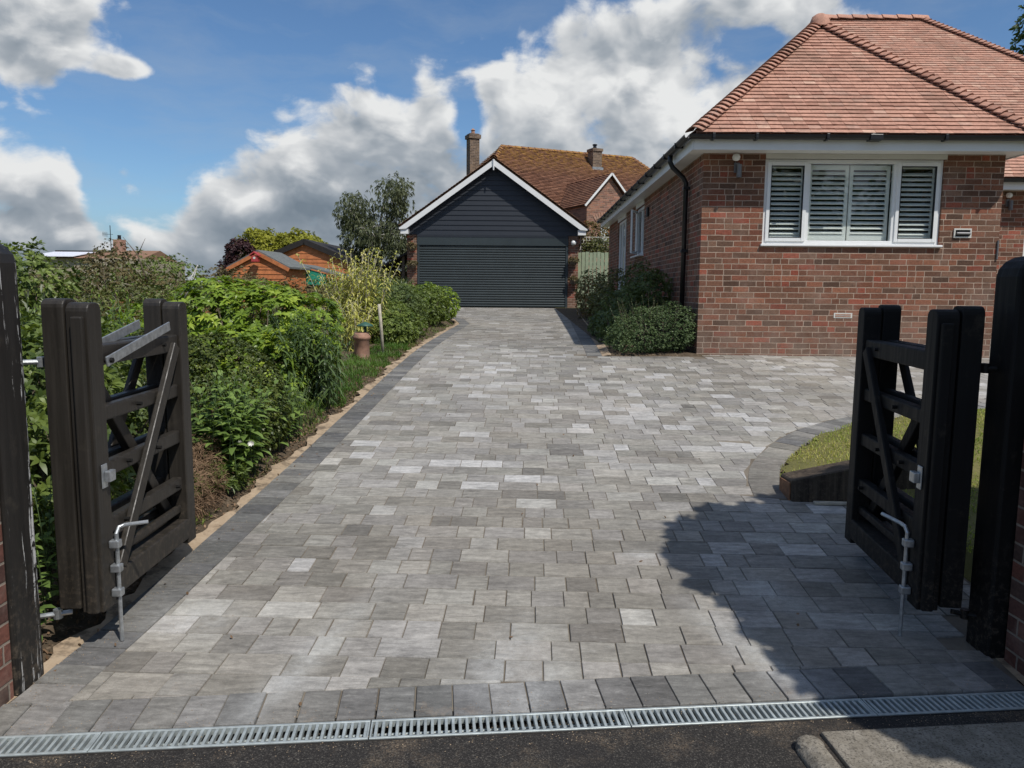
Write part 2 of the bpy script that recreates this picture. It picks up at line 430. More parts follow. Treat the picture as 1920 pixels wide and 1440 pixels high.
M['lf_birch'] = leafmat('grey_olive_leaf', (.06,.075,.035), (.17,.19,.10), .25, .55, .3)
M['lf_yellow'] = leafmat('yellow_green_leaf', (.16,.17,.02), (.40,.40,.05), .3, .5, .3)
M['lf_purple'] = leafmat('purple_leaf', (.03,.015,.018), (.08,.035,.035), .2, .5, .3)
M['lf_dead'] = leafmat('dead_heather', (.12,.075,.045), (.33,.22,.14), .1, .8, .1)
M['lf_grass'] = leafmat('grass_blade', (.14,.22,.03), (.55,.48,.18), .35, .6, .25, mid=(.30,.36,.07))
M['lf_border_grass'] = leafmat('border_grass', (.05,.12,.02), (.14,.24,.04), .3, .5, .3)
M['lf_tree'] = leafmat('tree_leaf', (.03,.055,.015), (.09,.14,.035), .25, .5, .3)

# ------------------------------------------------------------------ foliage tools (numpy)
def unit(a): return a/np.maximum(np.linalg.norm(a, axis=1, keepdims=True), 1e-9)
def leaf_arrays(P, D, N, L, W, droop=.25, fold=.12):
    """P base, D direction, N face normal -> verts (n*6), faces"""
    D = unit(D); Sd = unit(np.cross(D, N)); N2 = np.cross(Sd, D)
    L = np.broadcast_to(L, len(P))[:, None]; W = np.broadcast_to(W, len(P))[:, None]
    z = np.array([[0, 0, 1.]])
    def pt(tt, w, lift): return P+D*L*tt+Sd*W*w-z*L*droop*tt*tt+N2*W*lift
    vs = np.stack([pt(0, 0, 0), pt(.33, -.5, fold), pt(.33, .5, fold), pt(.7, -.36, fold), pt(.7, .36, fold), pt(1, 0, 0)], 1)
    return vs.reshape(-1, 3)
def leaf_mesh(name, vs, tones, mat, parent=None):
    n = len(vs)//6
    me = bpy.data.meshes.new(name)
    me.vertices.add(n*6); me.vertices.foreach_set('co', vs.astype('f').ravel())
    base = (np.arange(n)*6)[:, None]
    idx = np.array([[0,2,1, 1,2,4,3, 3,4,5]])+base
    me.loops.add(n*10); me.loops.foreach_set('vertex_index', idx.astype('i').ravel())
    me.polygons.add(n*3)
    ls = (np.array([[0,3,7]])+(np.arange(n)*10)[:, None]).ravel()
    me.polygons.foreach_set('loop_start', ls.astype('i'))
    me.update(calc_edges=True); me.validate()
    me.materials.append(mat)
    a = me.attributes.new('tone', 'FLOAT', 'FACE'); a.data.foreach_set('value', np.repeat(np.clip(tones, 0, 1), 3).astype('f'))
    o = bpy.data.objects.new(name, me); COL.objects.link(o)
    if parent: o.parent = parent
    return o
def blob_points(blobs, n, rng, depth=.3, bump_=.12, zmin=None):
    """points in the outer shell of a union of ellipsoids, with outward normals"""
    B = np.array(blobs, float)           # cx cy cz rx ry rz
    A = B[:, 3]*B[:, 4]+B[:, 3]*B[:, 5]+B[:, 4]*B[:, 5]
    out_p = []; out_n = []; got = 0
    while got < n:
        k = rng.choice(len(B), n*2, p=A/A.sum())
        d = unit(rng.normal(size=(n*2, 3)))
        r = 1-np.abs(rng.normal(0, depth*.5, n*2))
        ph = np.sin(d[:, 0]*7+k*1.7)*np.cos(d[:, 1]*6+k)+.6*np.sin(d[:, 2]*11+d[:, 0]*5+k*2.3)
        r = r+bump_*ph*.6
        p = B[k, :3]+d*B[k, 3:]*r[:, None]
        nn = unit(d/B[k, 3:])
        ok = np.ones(len(p), bool)
        for j in range(len(B)):
            q = (p-B[j, :3])/B[j, 3:]
            ok &= ~((np.linalg.norm(q, axis=1) < .62) & (k != j))
        if zmin is not None: ok &= p[:, 2] > zmin
        out_p.append(p[ok]); out_n.append(nn[ok]); got += ok.sum()
    return np.concatenate(out_p)[:n], np.concatenate(out_n)[:n]
def rosette(P, A, k, L, W, rng, th=(.6, 1.35), droop=.3):
    n = len(P); A = unit(A)
    ref = np.where(np.abs(A[:, 2:3]) < .9, np.array([[0, 0, 1.]]), np.array([[1., 0, 0]]))
    T1 = unit(np.cross(A, ref)); T2 = np.cross(A, T1)
    ph0 = rng.uniform(0, 2*PI, n)
    vs = []; 
    for i in range(k):
        ph = ph0+i*2.4; t = rng.uniform(th[0], th[1], n)
        R = T1*np.cos(ph)[:, None]+T2*np.sin(ph)[:, None]
        D = A*np.cos(t)[:, None]+R*np.sin(t)[:, None]
        N = A*np.sin(t)[:, None]-R*np.cos(t)[:, None]
        N = N+rng.normal(0, .2, N.shape)
        ll = L*rng.uniform(.65, 1.15, n)
        vs.append(leaf_arrays(P+A*(.12*L*(k-i)/k), D, N, ll, W*ll/L, droop))
    return np.concatenate(vs)
def shrub(name, label, cat, loc, blobs, mat, n, k=6, L=.06, W=.022, seed=0, depth=.35, bump_=.12, up=.5, th=(.6,1.35), droop=.25,
          group=None, stems=True, clump=.35, stem_mat=None, extra=None):
    rng = np.random.default_rng(seed)
    root = empty(name, label, cat, loc, 0, group)
    P, N = blob_points(blobs, n, rng, depth, bump_, zmin=.02)
    A = N+np.array([[0, 0, up]])+rng.normal(0, .3, N.shape)
    vs = rosette(P, A, k, L, W, rng, th, droop)
    # light and dark clumps: each clump of the plant has its own leaf tone
    cl = np.sin(P[:, 0]*9+seed)*np.cos(P[:, 1]*8)*np.sin(P[:, 2]*10+seed*.7)
    tn = .45+clump*cl+rng.normal(0, .15, len(P))
    tn = np.tile(tn, k)+rng.normal(0, .09, len(P)*k)
    leaf_mesh('foliage', vs, tn, mat, root)
    if extra: extra(root, rng)
    if stems:
        mb = MB(); r2 = random.Random(seed)
        for b in blobs:
            for _ in range(4):
                th_ = r2.uniform(0, 2*PI); q = r2.uniform(.3, .8)
                top = (b[0]+b[3]*q*math.cos(th_), b[1]+b[4]*q*math.sin(th_), b[2]+b[5]*.5)
                mid = (b[0]*.7+.5*b[3]*q*math.cos(th_)*.6, b[1]*.7+.5*b[4]*q*math.sin(th_)*.6, (b[2]+b[5]*.2)*.5)
                mb.tube([(b[0]*.4, b[1]*.4, -.05), mid, top], [.012+.01*b[5], .009+.007*b[5], .003], 5)
        mb.build('stems', stem_mat or M['bark'], root, smooth=True)
    return root
def stem_plant(name, label, cat, loc, pts, h, nl, L, W, mat, seed, droop=.35, tilt=(.9,1.4), lean=.2, group=None, taper=True, stem_r=.004, mstem=None):
    """upright stems with alternate leaves"""
    rng = np.random.default_rng(seed); root = empty(name, label, cat, loc, 0, group)
    mb = MB(); P = []; D = []; N = []; LL = []; TT = []
    for (x, y) in pts:
        hh = h*rng.uniform(.7, 1.1); lx, ly = rng.normal(0, lean, 2)
        lx += x*.35; ly += y*.35
        path = [np.array([x+lx*q*q*hh, y+ly*q*q*hh, q*hh]) for q in np.linspace(0, 1, 6)]
        mb.tube([tuple(p) for p in path], [stem_r*(1-.6*i/5) for i in range(6)], 4)
        tn0 = rng.normal(.5, .18); ph = rng.uniform(0, 6)
        for i in range(nl):
            q = .12+.88*i/(nl-1); p = np.array([x+lx*q*q*hh, y+ly*q*q*hh, q*hh])
            ph += 2.4; t = rng.uniform(*tilt)*(1-.55*max(0, q-.75)/.25 if q > .75 else 1)
            R = np.array([math.cos(ph), math.sin(ph), 0]); A = np.array([lx*.5, ly*.5, 1.])
            P.append(p); D.append(A*math.cos(t)+R*math.sin(t)); N.append(A*math.sin(t)-R*math.cos(t)+rng.normal(0, .15, 3))
            LL.append(L*rng.uniform(.7, 1.1)*((.55+.45*math.sin(PI*min(1, q*1.05))) if taper else 1)); TT.append(tn0+rng.normal(0, .12)+.15*(q-.5))
    LL = np.array(LL)
    vs = leaf_arrays(np.array(P), np.array(D), np.array(N), LL, LL*W/L, droop)
    leaf_mesh('foliage', vs, np.array(TT), mat, root)
    mb.build('stems', mstem or M['stem'], root, smooth=True)
    return root
def blades(name, n, sampler, h, w, mat, seed, label=None, cat=None, lean=.5, kind='stuff'):
    rng = np.random.default_rng(seed); P = sampler(rng, n); n = len(P)
    ph = rng.uniform(0, 2*PI, n); t = rng.uniform(0, lean, n)+.05
    D = np.stack([np.cos(ph)*np.sin(t), np.sin(ph)*np.sin(t), np.cos(t)], 1)
    N = np.stack([np.sin(ph), -np.cos(ph), np.zeros(n)], 1); N = np.cross(D, N)
    L = h*rng.uniform(.5, 1.2, n)
    vs = leaf_arrays(P, D, N, L, np.full(n, w), .35, .05)
    tn = .45+.3*np.sin(P[:, 0]*2.1)*np.cos(P[:, 1]*2.7)+rng.normal(0, .18, n)
    o = leaf_mesh(name, vs, tn, mat); return tag(o, label, cat, kind=kind)

def tree(name, label, loc, H, R, mat, bark, seed, n=2500, k=4, L=.2, W=.1, trunk_r=.12, crown=None, droop=.3, weep=0., group=None, th=(.5,1.4), depth=.5, limbs=7, solid=False):
    rng = np.random.default_rng(seed); r2 = random.Random(seed)
    root = empty(name, label, 'tree', loc, 0, group)
    cb = crown or [(0,0,H*.66,R,R,H*.34)]
    mb = MB()
    tops = []
    th0 = H*.32
    mb.tube([(0,0,-.3),(.02*H*r2.uniform(-1,1),0,th0*.5),(.03*H*r2.uniform(-1,1),.02*H,th0)], [trunk_r*1.25, trunk_r, trunk_r*.8], 8)
    ends = []
    for i in range(limbs):
        b = cb[i % len(cb)]; a = 2*PI*i/limbs+r2.uniform(-.4,.4); q = r2.uniform(.35,.8)
        e = V((b[0]+b[3]*q*math.cos(a), b[1]+b[4]*q*math.sin(a), b[2]+b[5]*r2.uniform(-.1,.75)))
        s0 = V((0,0,th0*r2.uniform(.7,1))); mid = s0.lerp(e, .5)+V((0,0,.08*H))
        mb.tube([s0, mid, e], [trunk_r*.55, trunk_r*.33, trunk_r*.08], 6)
        for j in range(4):
            s1 = mid.lerp(e, r2.uniform(0,.8)); e2 = s1+V((r2.uniform(-1,1)*b[3]*.5, r2.uniform(-1,1)*b[4]*.5, r2.uniform(-.1,.5)*b[5]))
            mb.tube([s1, s1.lerp(e2,.5)+V((0,0,.03*H)), e2], [trunk_r*.18, trunk_r*.1, trunk_r*.03], 5)
            ends.append(e2)
    mb.build('trunk', bark, root, smooth=True)
    P, N = blob_points(cb, n, rng, depth, .06 if solid else .2)
    # break the crown into leaf clusters with gaps
    cells = np.sin(P[:, 0]*3.1/R*2+seed)+np.sin(P[:, 1]*2.7/R*2+1.3*seed)+np.sin(P[:, 2]*4.2/R+seed*.4)
    keep = (rng.uniform(0, 1, len(P)) < 1/(1+np.exp(-(cells+1.1)*2.2))) | solid
    P = P[keep]; N = N[keep]
    A = N+np.array([[0, 0, .4-weep]])+rng.normal(0, .4, N.shape)
    vs = rosette(P, A, k, L, W, rng, th, droop)
    tn = .5+.22*np.sin(P[:, 0]*5/R)*np.cos(P[:, 2]*6/R+seed)+rng.normal(0, .15, len(P))
    leaf_mesh('crown', vs, np.tile(tn, k)+rng.normal(0, .08, len(P)*k), mat, root)
    return root
# ================================================================== SETTING
def interp(P, y):
    if y <= P[0][1]: return P[0][0]
    for a, b in zip(P, P[1:]):
        if y <= b[1]: return a[0]+(b[0]-a[0])*(y-a[1])/(b[1]-a[1])
    return P[-1][0]
LO = [(-1.87,2.44),(-1.82,2.9),(-1.74,4.0),(-1.64,5.35),(-1.55,7.0),(-1.41,9.7),(-1.29,12.3),(-1.12,16.3),(-1.35,18),(-2.2,20),(-3.0,21.5),(-3.05,24.3)]
def offset(P, d):
    out = []
    for i, p in enumerate(P):
        a = V(P[max(i-1, 0)]); b = V(P[min(i+1, len(P)-1)]); t = (b-a).normalized()
        out.append((p[0]+t.y*d, p[1]-t.x*d))
    return out
LI = offset(LO, .21)
def dl(x, off=0): return 2.612+.0968*x+off          # back edge of the drain channel
ARC = [(1.82,4.93),(1.87,5.24),(1.98,5.55),(2.13,5.80),(2.34,6.12),(2.6,6.43),(3.05,6.80),(3.7,7.15),(4.62,7.46),(6.5,7.8),(12,8.15)]
ARCI = offset(ARC, -.215)
RO = [(1.22,10.38),(1.37,14),(1.65,20.5),(1.84,23.7),(1.96,24.3)]
RI = offset(RO, -.21)
FIELD = [(-1.62,dl(-1.62,.21)),(2.0,dl(2.0,.21)),(2.0,3.22),(2.32,3.25),(2.32,4.885),(1.84,4.9)]+ARCI+[(12,13.5),(6.6,13.5),(6.6,10.75),(2.6,10.75),(2.6,10.40),(1.22,10.36)]+RI+[(-2.85,24.3)]+LI[::-1][1:-1]
OUTER = [(-1.87,dl(-1.87,.05)),(2.02,dl(2.02,.05)),(2.03,3.2),(2.34,3.23),(2.34,4.9),(1.86,4.9)]+ARC+[(12,13.5),(6.6,13.5),(6.6,10.7),(2.6,10.7),(2.6,10.42)]+RO+[(-3.05,24.3)]+LO[::-1][1:-1]
def inside(p, P):
    c = False; x, y = p
    for i in range(len(P)):
        x1, y1 = P[i]; x2, y2 = P[i-1]
        if (y1 > y) != (y2 > y) and x < (x2-x1)*(y-y1)/(y2-y1)+x1: c = not c
    return c
def segd(p, a, b):
    ax, ay = a; bx, by = b; dx, dy = bx-ax, by-ay; L = dx*dx+dy*dy
    t = max(0, min(1, ((p[0]-ax)*dx+(p[1]-ay)*dy)/L)); return math.hypot(p[0]-ax-t*dx, p[1]-ay-t*dy)
def clip(poly, a, b):
    out = []; nx, ny = -(b[1]-a[1]), b[0]-a[0]
    f = lambda p: (p[0]-a[0])*nx+(p[1]-a[1])*ny
    for i in range(len(poly)):
        p, q = poly[i-1], poly[i]; fp, fq = f(p), f(q)
        if (fp >= 0) != (fq >= 0):
            t = fp/(fp-fq); out.append((p[0]+(q[0]-p[0])*t, p[1]+(q[1]-p[1])*t))
        if fq >= 0: out.append(q)
    return out
rp = random.Random(11)
pav = MB()
def paver(poly, tone, m=0, gap=.0015):
    n = len(poly)
    if n < 3: return
    ar = sum(poly[i-1][0]*poly[i][1]-poly[i][0]*poly[i-1][1] for i in range(n))/2
    if abs(ar) < .0012: return
    if ar < 0: poly = poly[::-1]
    cx = sum(p[0] for p in poly)/n; cy = sum(p[1] for p in poly)/n
    if cy < 4.6: gap += rp.choice((0, .0003, .0012, .002))
    tx, ty = rp.gauss(0, .004), rp.gauss(0, .004); dz = rp.gauss(0, .0011)
    def ring(ins, z):
        q = []; nn = []
        for i in range(n):
            ex, ey = poly[(i+1) % n][0]-poly[i][0], poly[(i+1) % n][1]-poly[i][1]; l = math.hypot(ex, ey) or 1
            nn.append((-ey/l, ex/l))
        for i, (x, y) in enumerate(poly):
            n1, n2 = nn[i-1], nn[i]; k = ins/max(.35, 1+n1[0]*n2[0]+n1[1]*n2[1])
            X, Y = x+(n1[0]+n2[0])*k, y+(n1[1]+n2[1])*k
            q.append((X, Y, g(Y)+z+dz+(X-cx)*tx+(Y-cy)*ty))
        return q
    top = ring(gap+.002, 0); mid = ring(gap, -.0035); bot = ring(gap-.001, -.022)
    vs = top+mid+bot
    fs = [list(range(n))]
    for i in range(n):
        j = (i+1) % n
        fs += [(i+n, j+n, j, i), (i+2*n, j+2*n, j+n, i+n)]
    pav.add(vs, fs, tone, m)
a_ = math.radians(1.5); rx, ry = math.cos(a_), -math.sin(a_); cx_, cy_ = math.sin(a_), math.cos(a_)
fsegs = [(FIELD[i], FIELD[(i+1) % len(FIELD)]) for i in range(len(FIELD))]
v = 2.2; row = 0
while v < 25.2:
    u = -5.5+rp.uniform(0, .3)
    while u < 13.5:
        L = rp.choice([.12,.155,.155,.18,.235,.235,.26])
        poly = [(rx*a+cx_*b, ry*a+cy_*b) for a, b in ((u,v),(u+L,v),(u+L,v+.158),(u,v+.158))]
        c = (rx*(u+L/2)+cx_*(v+.079), ry*(u+L/2)+cy_*(v+.079))
        u += L
        near = [s for s in fsegs if segd(c, *s) < .16]
        if not near:
            if not inside(c, FIELD): continue
        else:
            if not inside(c, FIELD) and min(segd(c, *s) for s in near) > .13: continue
            if math.dist(c, ARCI[0]) < .22: near = [min(near, key=lambda s: segd(c, *s))]
            for s in near:
                # only clip with segments that really reach this block
                poly = clip(poly, *s)
                if len(poly) < 3: break
        big = math.sin(c[0]*1.3+c[1]*.9)*.06
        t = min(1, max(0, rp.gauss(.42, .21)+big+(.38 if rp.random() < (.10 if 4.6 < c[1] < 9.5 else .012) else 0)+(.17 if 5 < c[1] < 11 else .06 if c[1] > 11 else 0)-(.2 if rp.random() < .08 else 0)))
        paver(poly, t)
    v += .158; row += 1
def resample(P, step):
    out = [P[0]]; acc = 0
    for a, b in zip(P, P[1:]):
        L = math.dist(a, b); s = step-acc
        while s <= L:
            out.append((a[0]+(b[0]-a[0])*s/L, a[1]+(b[1]-a[1])*s/L)); s += step
        acc = L-(s-step)
    out.append(P[-1]); return out
def border(O, w, step, m=1, tn=(.5,.25)):
    R = resample(O, step); I = offset(R, w)
    for i in range(len(R)-1):
        if math.dist(R[i], R[i+1]) < .05: continue
        paver([R[i], R[i+1], I[i+1], I[i]], min(1, max(0, rp.gauss(*tn))), m)
border([p if i else (-1.83, dl(-1.83,.215)) for i, p in enumerate(LO)], .21, .14)
border([(-1.86,dl(-1.86,.004)),(2.0,dl(2.0,.004))], -.205, .139, 1, (.68,.25))
border(ARC[:5], -.215, .145, 0, (.22,.22)); border(ARC[4:], -.215, .145, 1, (.7,.25))
border(RO, -.21, .14)
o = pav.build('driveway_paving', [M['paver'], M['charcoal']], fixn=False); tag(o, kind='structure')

def scan_sheet(name, P, zoff, mat, dy=.1, zf=None):
    mb = MB(); ys = [p[1] for p in P]; y = min(ys)
    while y < max(ys)-1e-6:
        y2 = min(y+dy, max(ys)); ym = (y+y2)/2
        def xs(yy):
            r = []
            for i in range(len(P)):
                x1, y1 = P[i]; x2, y2_ = P[i-1]
                if (y1 > yy) != (y2_ > yy): r.append((x2-x1)*(yy-y1)/(y2_-y1)+x1)
            return sorted(r)
        a = xs(ym)
        for i in range(0, len(a)-1, 2):
            q1_, q2_ = g(y)+zoff(y), g(y2)+zoff(y2); mb.add([(a[i],y,q1_),(a[i+1],y,q1_),(a[i+1],y2,q2_),(a[i],y2,q2_)], [(0,1,2,3)])
        y = y2
    return tag(mb.build(name, mat, fixn=False), kind='structure')
scan_sheet('joint_sand', OUTER, lambda y: -.0036-.004*max(0, min(1, (4.8-y)/1.4)), M['joint'], dy=.05)

# ground: one sheet out to the horizon, garden soil near, rough field far
def gz(x, y):
    z = g(max(y, 0))-.055
    e = interp(LO, max(y, 2.44))
    if y > 2.9 and x < e-.10:
        k = min(1, (e-.10-x)/.15); z += k*(.075+.02*math.sin(x*7+y*3)+.015*math.sin(y*9-x*4))
    if y > 10.4 and 1.3 < x < 2.62: z += .07
    return z
xs = [-400,-150,-60,-30,-15,-8,-5]+[-4.4+.12*i for i in range(30)]+[-.5,0.,.5,1.1,1.24,1.36,1.6,1.9,2.1,2.3,2.6,3,4,6,9,12,20,40,150,400]
ys = [-120,-30,-8,-2,0,1,2,2.4]+[2.6+.15*i for i in range(60)]+[11.8+.5*i for i in range(30)]+[30,40,60,120,400]
mb = MB(); nx = len(xs)
for y in ys:
    for x in xs: mb.v.append((x, y, gz(x, y)))
for j in range(len(ys)-1):
    for i in range(nx-1):
        mb.f.append([j*nx+i, j*nx+i+1, (j+1)*nx+i+1, (j+1)*nx+i]); mb.t.append(.5)
        mb.m.append(0 if (ys[j] < 24 and -5 <= xs[i] < 6) else 1)
tag(mb.build('ground', [M['soil'], M['field']], smooth=True, fixn=False), kind='structure')
# pavement and road in front of the channel
mb = MB()
mb.add([(-60,-14,.0),(60,-14,.0),(60,dl(60,-.13),0.),(-60,dl(-60,-.13),0.)], [(0,1,2,3)]); 
mb = MB(); X = [-40,-10,-4,-1.5,0,1.5,4,10,40]
for i in range(8):
    f_ = lambda x: dl(max(-6, min(6, x)), -.125)
    mb.add([(X[i],-14,.002),(X[i+1],-14,.002),(X[i+1],f_(X[i+1]),.002),(X[i],f_(X[i]),.002)], [(0,1,2,3)])
tag(mb.build('asphalt_pavement', M['asphalt'], fixn=False), kind='structure')
# bedding sand strips
mb = MB(); rs = random.Random(4)
R = resample([(-1.90,2.3)]+LO[:9], .05)
Wd = [.05+.025*math.sin(i*.23)+.02*math.sin(i*.9)+.035*rs.random()+(.06 if i < 8 else 0) for i in range(len(R))]
for i in range(len(R)-1):
    a, b = R[i], R[i+1]
    mb.add([(a[0]-Wd[i],a[1],g(a[1])-.004+.012*(i > 6)),(a[0]+.01,a[1],g(a[1])-.006),(b[0]+.01,b[1],g(b[1])-.006),(b[0]-Wd[i+1],b[1],g(b[1])-.004+.012*(i > 5))], [(0,1,2,3)])
R = resample([(1.99,2.6),(2.02,3.0),(2.03,3.2)], .08)
for i in range(len(R)-1):
    a, b = R[i], R[i+1]
    mb.add([(a[0],a[1],g(a[1])-.005),(a[0]+.14,a[1],g(a[1])-.005),(b[0]+.14,b[1],g(b[1])-.005),(b[0],b[1],g(b[1])-.005)], [(0,1,2,3)])
R = resample(RO, .2)
for i in range(len(R)-1):
    a, b = R[i], R[i+1]
    mb.add([(a[0],a[1],g(a[1])-.002),(a[0]+.12,a[1],g(a[1])+.02),(b[0]+.12,b[1],g(b[1])+.02),(b[0],b[1],g(b[1])-.002)], [(0,1,2,3)])
tag(mb.build('sand_edging', M['sand'], fixn=False), kind='structure')

# lawn
LAWN = ARC[:]+[(12,3.0),(2.36,3.0),(2.36,5.0),(1.86,5.0)]
def lz(x, y):
    d = min(segd((x, y), ARC[i], ARC[i+1]) for i in range(len(ARC)-1))
    return g(y)+.0+.11*min(1, d/.9)**.7+.012*math.sin(x*3)*math.sin(y*4)
mb = MB(); st = .09; idx = {}
def lv(i, j):
    if (i, j) not in idx:
        idx[(i, j)] = len(mb.v); x, y = 1.8+i*st, 3.+j*st; mb.v.append((x, y, lz(x, y) if inside((x, y), LAWN) else g(y)-.02))
    return idx[(i, j)]
for i in range(60):
    for j in range(56):
        if inside((1.8+(i+.5)*st, 3+(j+.5)*st), LAWN):
            mb.f.append([lv(i,j),lv(i+1,j),lv(i+1,j+1),lv(i,j+1)]); mb.t.append(.5); mb.m.append(0)
mb.add([(7.1,3,.2),(12,3,.2),(12,8.1,.5),(7.1,7.85,.48)], [(0,1,2,3)])
tag(mb.build('lawn', M['lawn'], smooth=True, fixn=False), kind='structure')
def lawn_s(rng, n):
    P = np.stack([rng.uniform(1.85, 7, n*2), rng.uniform(3.0, 7.9, n*2)], 1)
    ok = [q for q in P if inside(q, LAWN) and (math.sin(q[0]*6.3+q[1]*3)+math.sin(q[1]*8.1-q[0]*4)+rng.normal(0, .8) > -1.1)][:n]
    return np.array([(x, y, lz(x, y)-.004) for x, y in ok])
blades('lawn_grass', 52000, lawn_s, .045, .0055, M['lf_grass'], 3, lean=1.0)
def bord_s(rng, n):
    y = rng.uniform(6.9, 11.5, n); t = rng.uniform(0, 1, n)**1.3
    e = np.array([interp(LO, q) for q in y])
    x = e-.17-.05*np.sin(y*9)-t*.5
    k = rng.uniform(0, 1, n) > .15
    return np.array([(a, b, gz(a, b)) for a, b in zip(x[k], y[k])])
blades('border_grass', 9000, bord_s, .11, .006, M['lf_border_grass'], 5, lean=.9)
def weed_s(rng, n):
    y = rng.uniform(3.4, 20, n); e = np.array([interp(LO, q) for q in y]); x = e-.14-rng.exponential(.10, n)
    k = np.sin(y*5)+np.sin(y*11.3) > -.2
    return np.array([(a, b, gz(a, b)) for a, b in zip(x[k], y[k])])
blades('ground_cover', 5200, weed_s, .07, .009, M['lf_mid'], 6, lean=1.3)
def litter_s(rng, n):
    y = rng.uniform(2.9, 12, n); e = np.array([interp(LO, q) for q in y]); x = e-.04-rng.exponential(.16, n)
    return np.array([(a, b, gz(a, b)+.012) for a, b in zip(x, y)])
blades('leaf_litter', 3200, litter_s, .035, .012, M['lf_dead'], 16, lean=1.55)

# ------------------------------------------------------------------ drainage channel
ang = math.atan(.0968)
dr = empty('drainage_channel', 'galvanised slotted drain running across the whole entrance in front of the paving', 'drain', (-2.3, dl(-2.3), 0.006), ang)
mb = MB(); LN = 4.55
mb.box((0,-.122,-.09),(LN,-.004,-.085)); mb.box((0,-.126,-.09),(LN,-.122,-.001)); mb.box((0,-.004,-.09),(LN,.0,-.001))
mb.build('channel', M['dark_void'], dr)
for k in range(5):
    mb = MB(); x0 = k*.91+.002; x1 = (k+1)*.91-.002
    mb.box((x0,-.121,-.022),(x1,-.110,.003)); mb.box((x0,-.016,-.022),(x1,-.005,.003))
    mb.box((x0,-.110,-.022),(x0+.006,-.016,.002)); mb.box((x1-.006,-.110,-.022),(x1,-.016,.002))
    x = x0+.014
    while x < x1-.014:
        mb.box((x,-.110,-.018),(x+.0105,-.016,.0015)); x += .0243
    mb.box((x0,-.068,-.024),(x1,-.058,-.0185))
    mb.build('grate', M['galv_grate'], dr, bevel=.0012, seg=1)
# kerb and slabs at the bottom right corner
kb = MB()
prof = [(0,-.1),(.1,-.1),(.1,.012),(.085,.035),(.05,.045),(.02,.036),(0,.014)]
Mk = Matrix.Translation((1.02,1.5,0)) @ Matrix.Rotation(math.radians(4), 4, 'Z')
kb.prism(prof, 0., .90, 'y', M=Mk)
kb.lathe([(.001,.045),(.03,.043),(.046,.03),(.05,-.05)], 14, (1.007,2.405,0.0))
ko = kb.build('kerb_stone', M['slab'], smooth=False, bevel=.006); tag(ko, 'rounded concrete kerb stone set in the asphalt before the drain', 'kerb stone')
for nm, pts, lab in (('paving_slab', [(1.11,1.98),(1.62,2.06),(2.7,2.23),(2.7,2.66),(1.078,2.50)], 'worn concrete slab beside the kerb stone, nearest the drain'),
                     ('paving_slab', [(1.12,1.4),(2.7,1.5),(2.7,2.215),(1.62,2.045),(1.125,1.965)], 'worn concrete slab at the bottom right corner of the photo')):
    mb = MB(); mb.prism(pts, -.05, .018, 'z'); tag(mb.build(nm, M['slab'], bevel=.008), lab, 'paving slab', 'concrete slabs by the kerb')

# ------------------------------------------------------------------ brick gate walls and posts
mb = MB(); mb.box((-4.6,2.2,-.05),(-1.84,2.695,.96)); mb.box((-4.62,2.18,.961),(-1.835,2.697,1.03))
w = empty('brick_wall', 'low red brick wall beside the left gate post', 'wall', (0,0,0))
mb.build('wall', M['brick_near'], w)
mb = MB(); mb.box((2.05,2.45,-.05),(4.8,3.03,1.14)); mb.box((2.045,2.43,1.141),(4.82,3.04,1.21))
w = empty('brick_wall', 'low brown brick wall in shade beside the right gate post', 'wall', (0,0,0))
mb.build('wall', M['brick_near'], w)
def post(name, label, x0, x1, y0, y1, h, lean, mat):
    mb = MB(); n = 8; c = (x0+x1)/2; hw = (x1-x0)/2
    poly = [(-hw,-.3),(hw,-.3)]+[(hw*math.cos(PI*i/n), h-hw*.8+hw*.8*math.sin(PI*i/n)) for i in range(n+1)]
    mb.prism(poly, y0, y1, 'y', M=Matrix.Translation((c,0,0)))
    o = mb.build(name, mat, bevel=.012, seg=2)
    o.rotation_euler = (0, lean, 0); tag(o, label, 'gate post', 'gate posts'); return o
post('gate_post', 'thick round-topped black timber gate post on the left with flaking white streaks', -2.04,-1.825,2.70,2.865,1.69,0, M['post_paint'])
post('gate_post', 'thick round-topped plain black timber gate post in shade on the right', 1.985,2.20,3.045,3.20,1.68,0, M['gate_dark'])

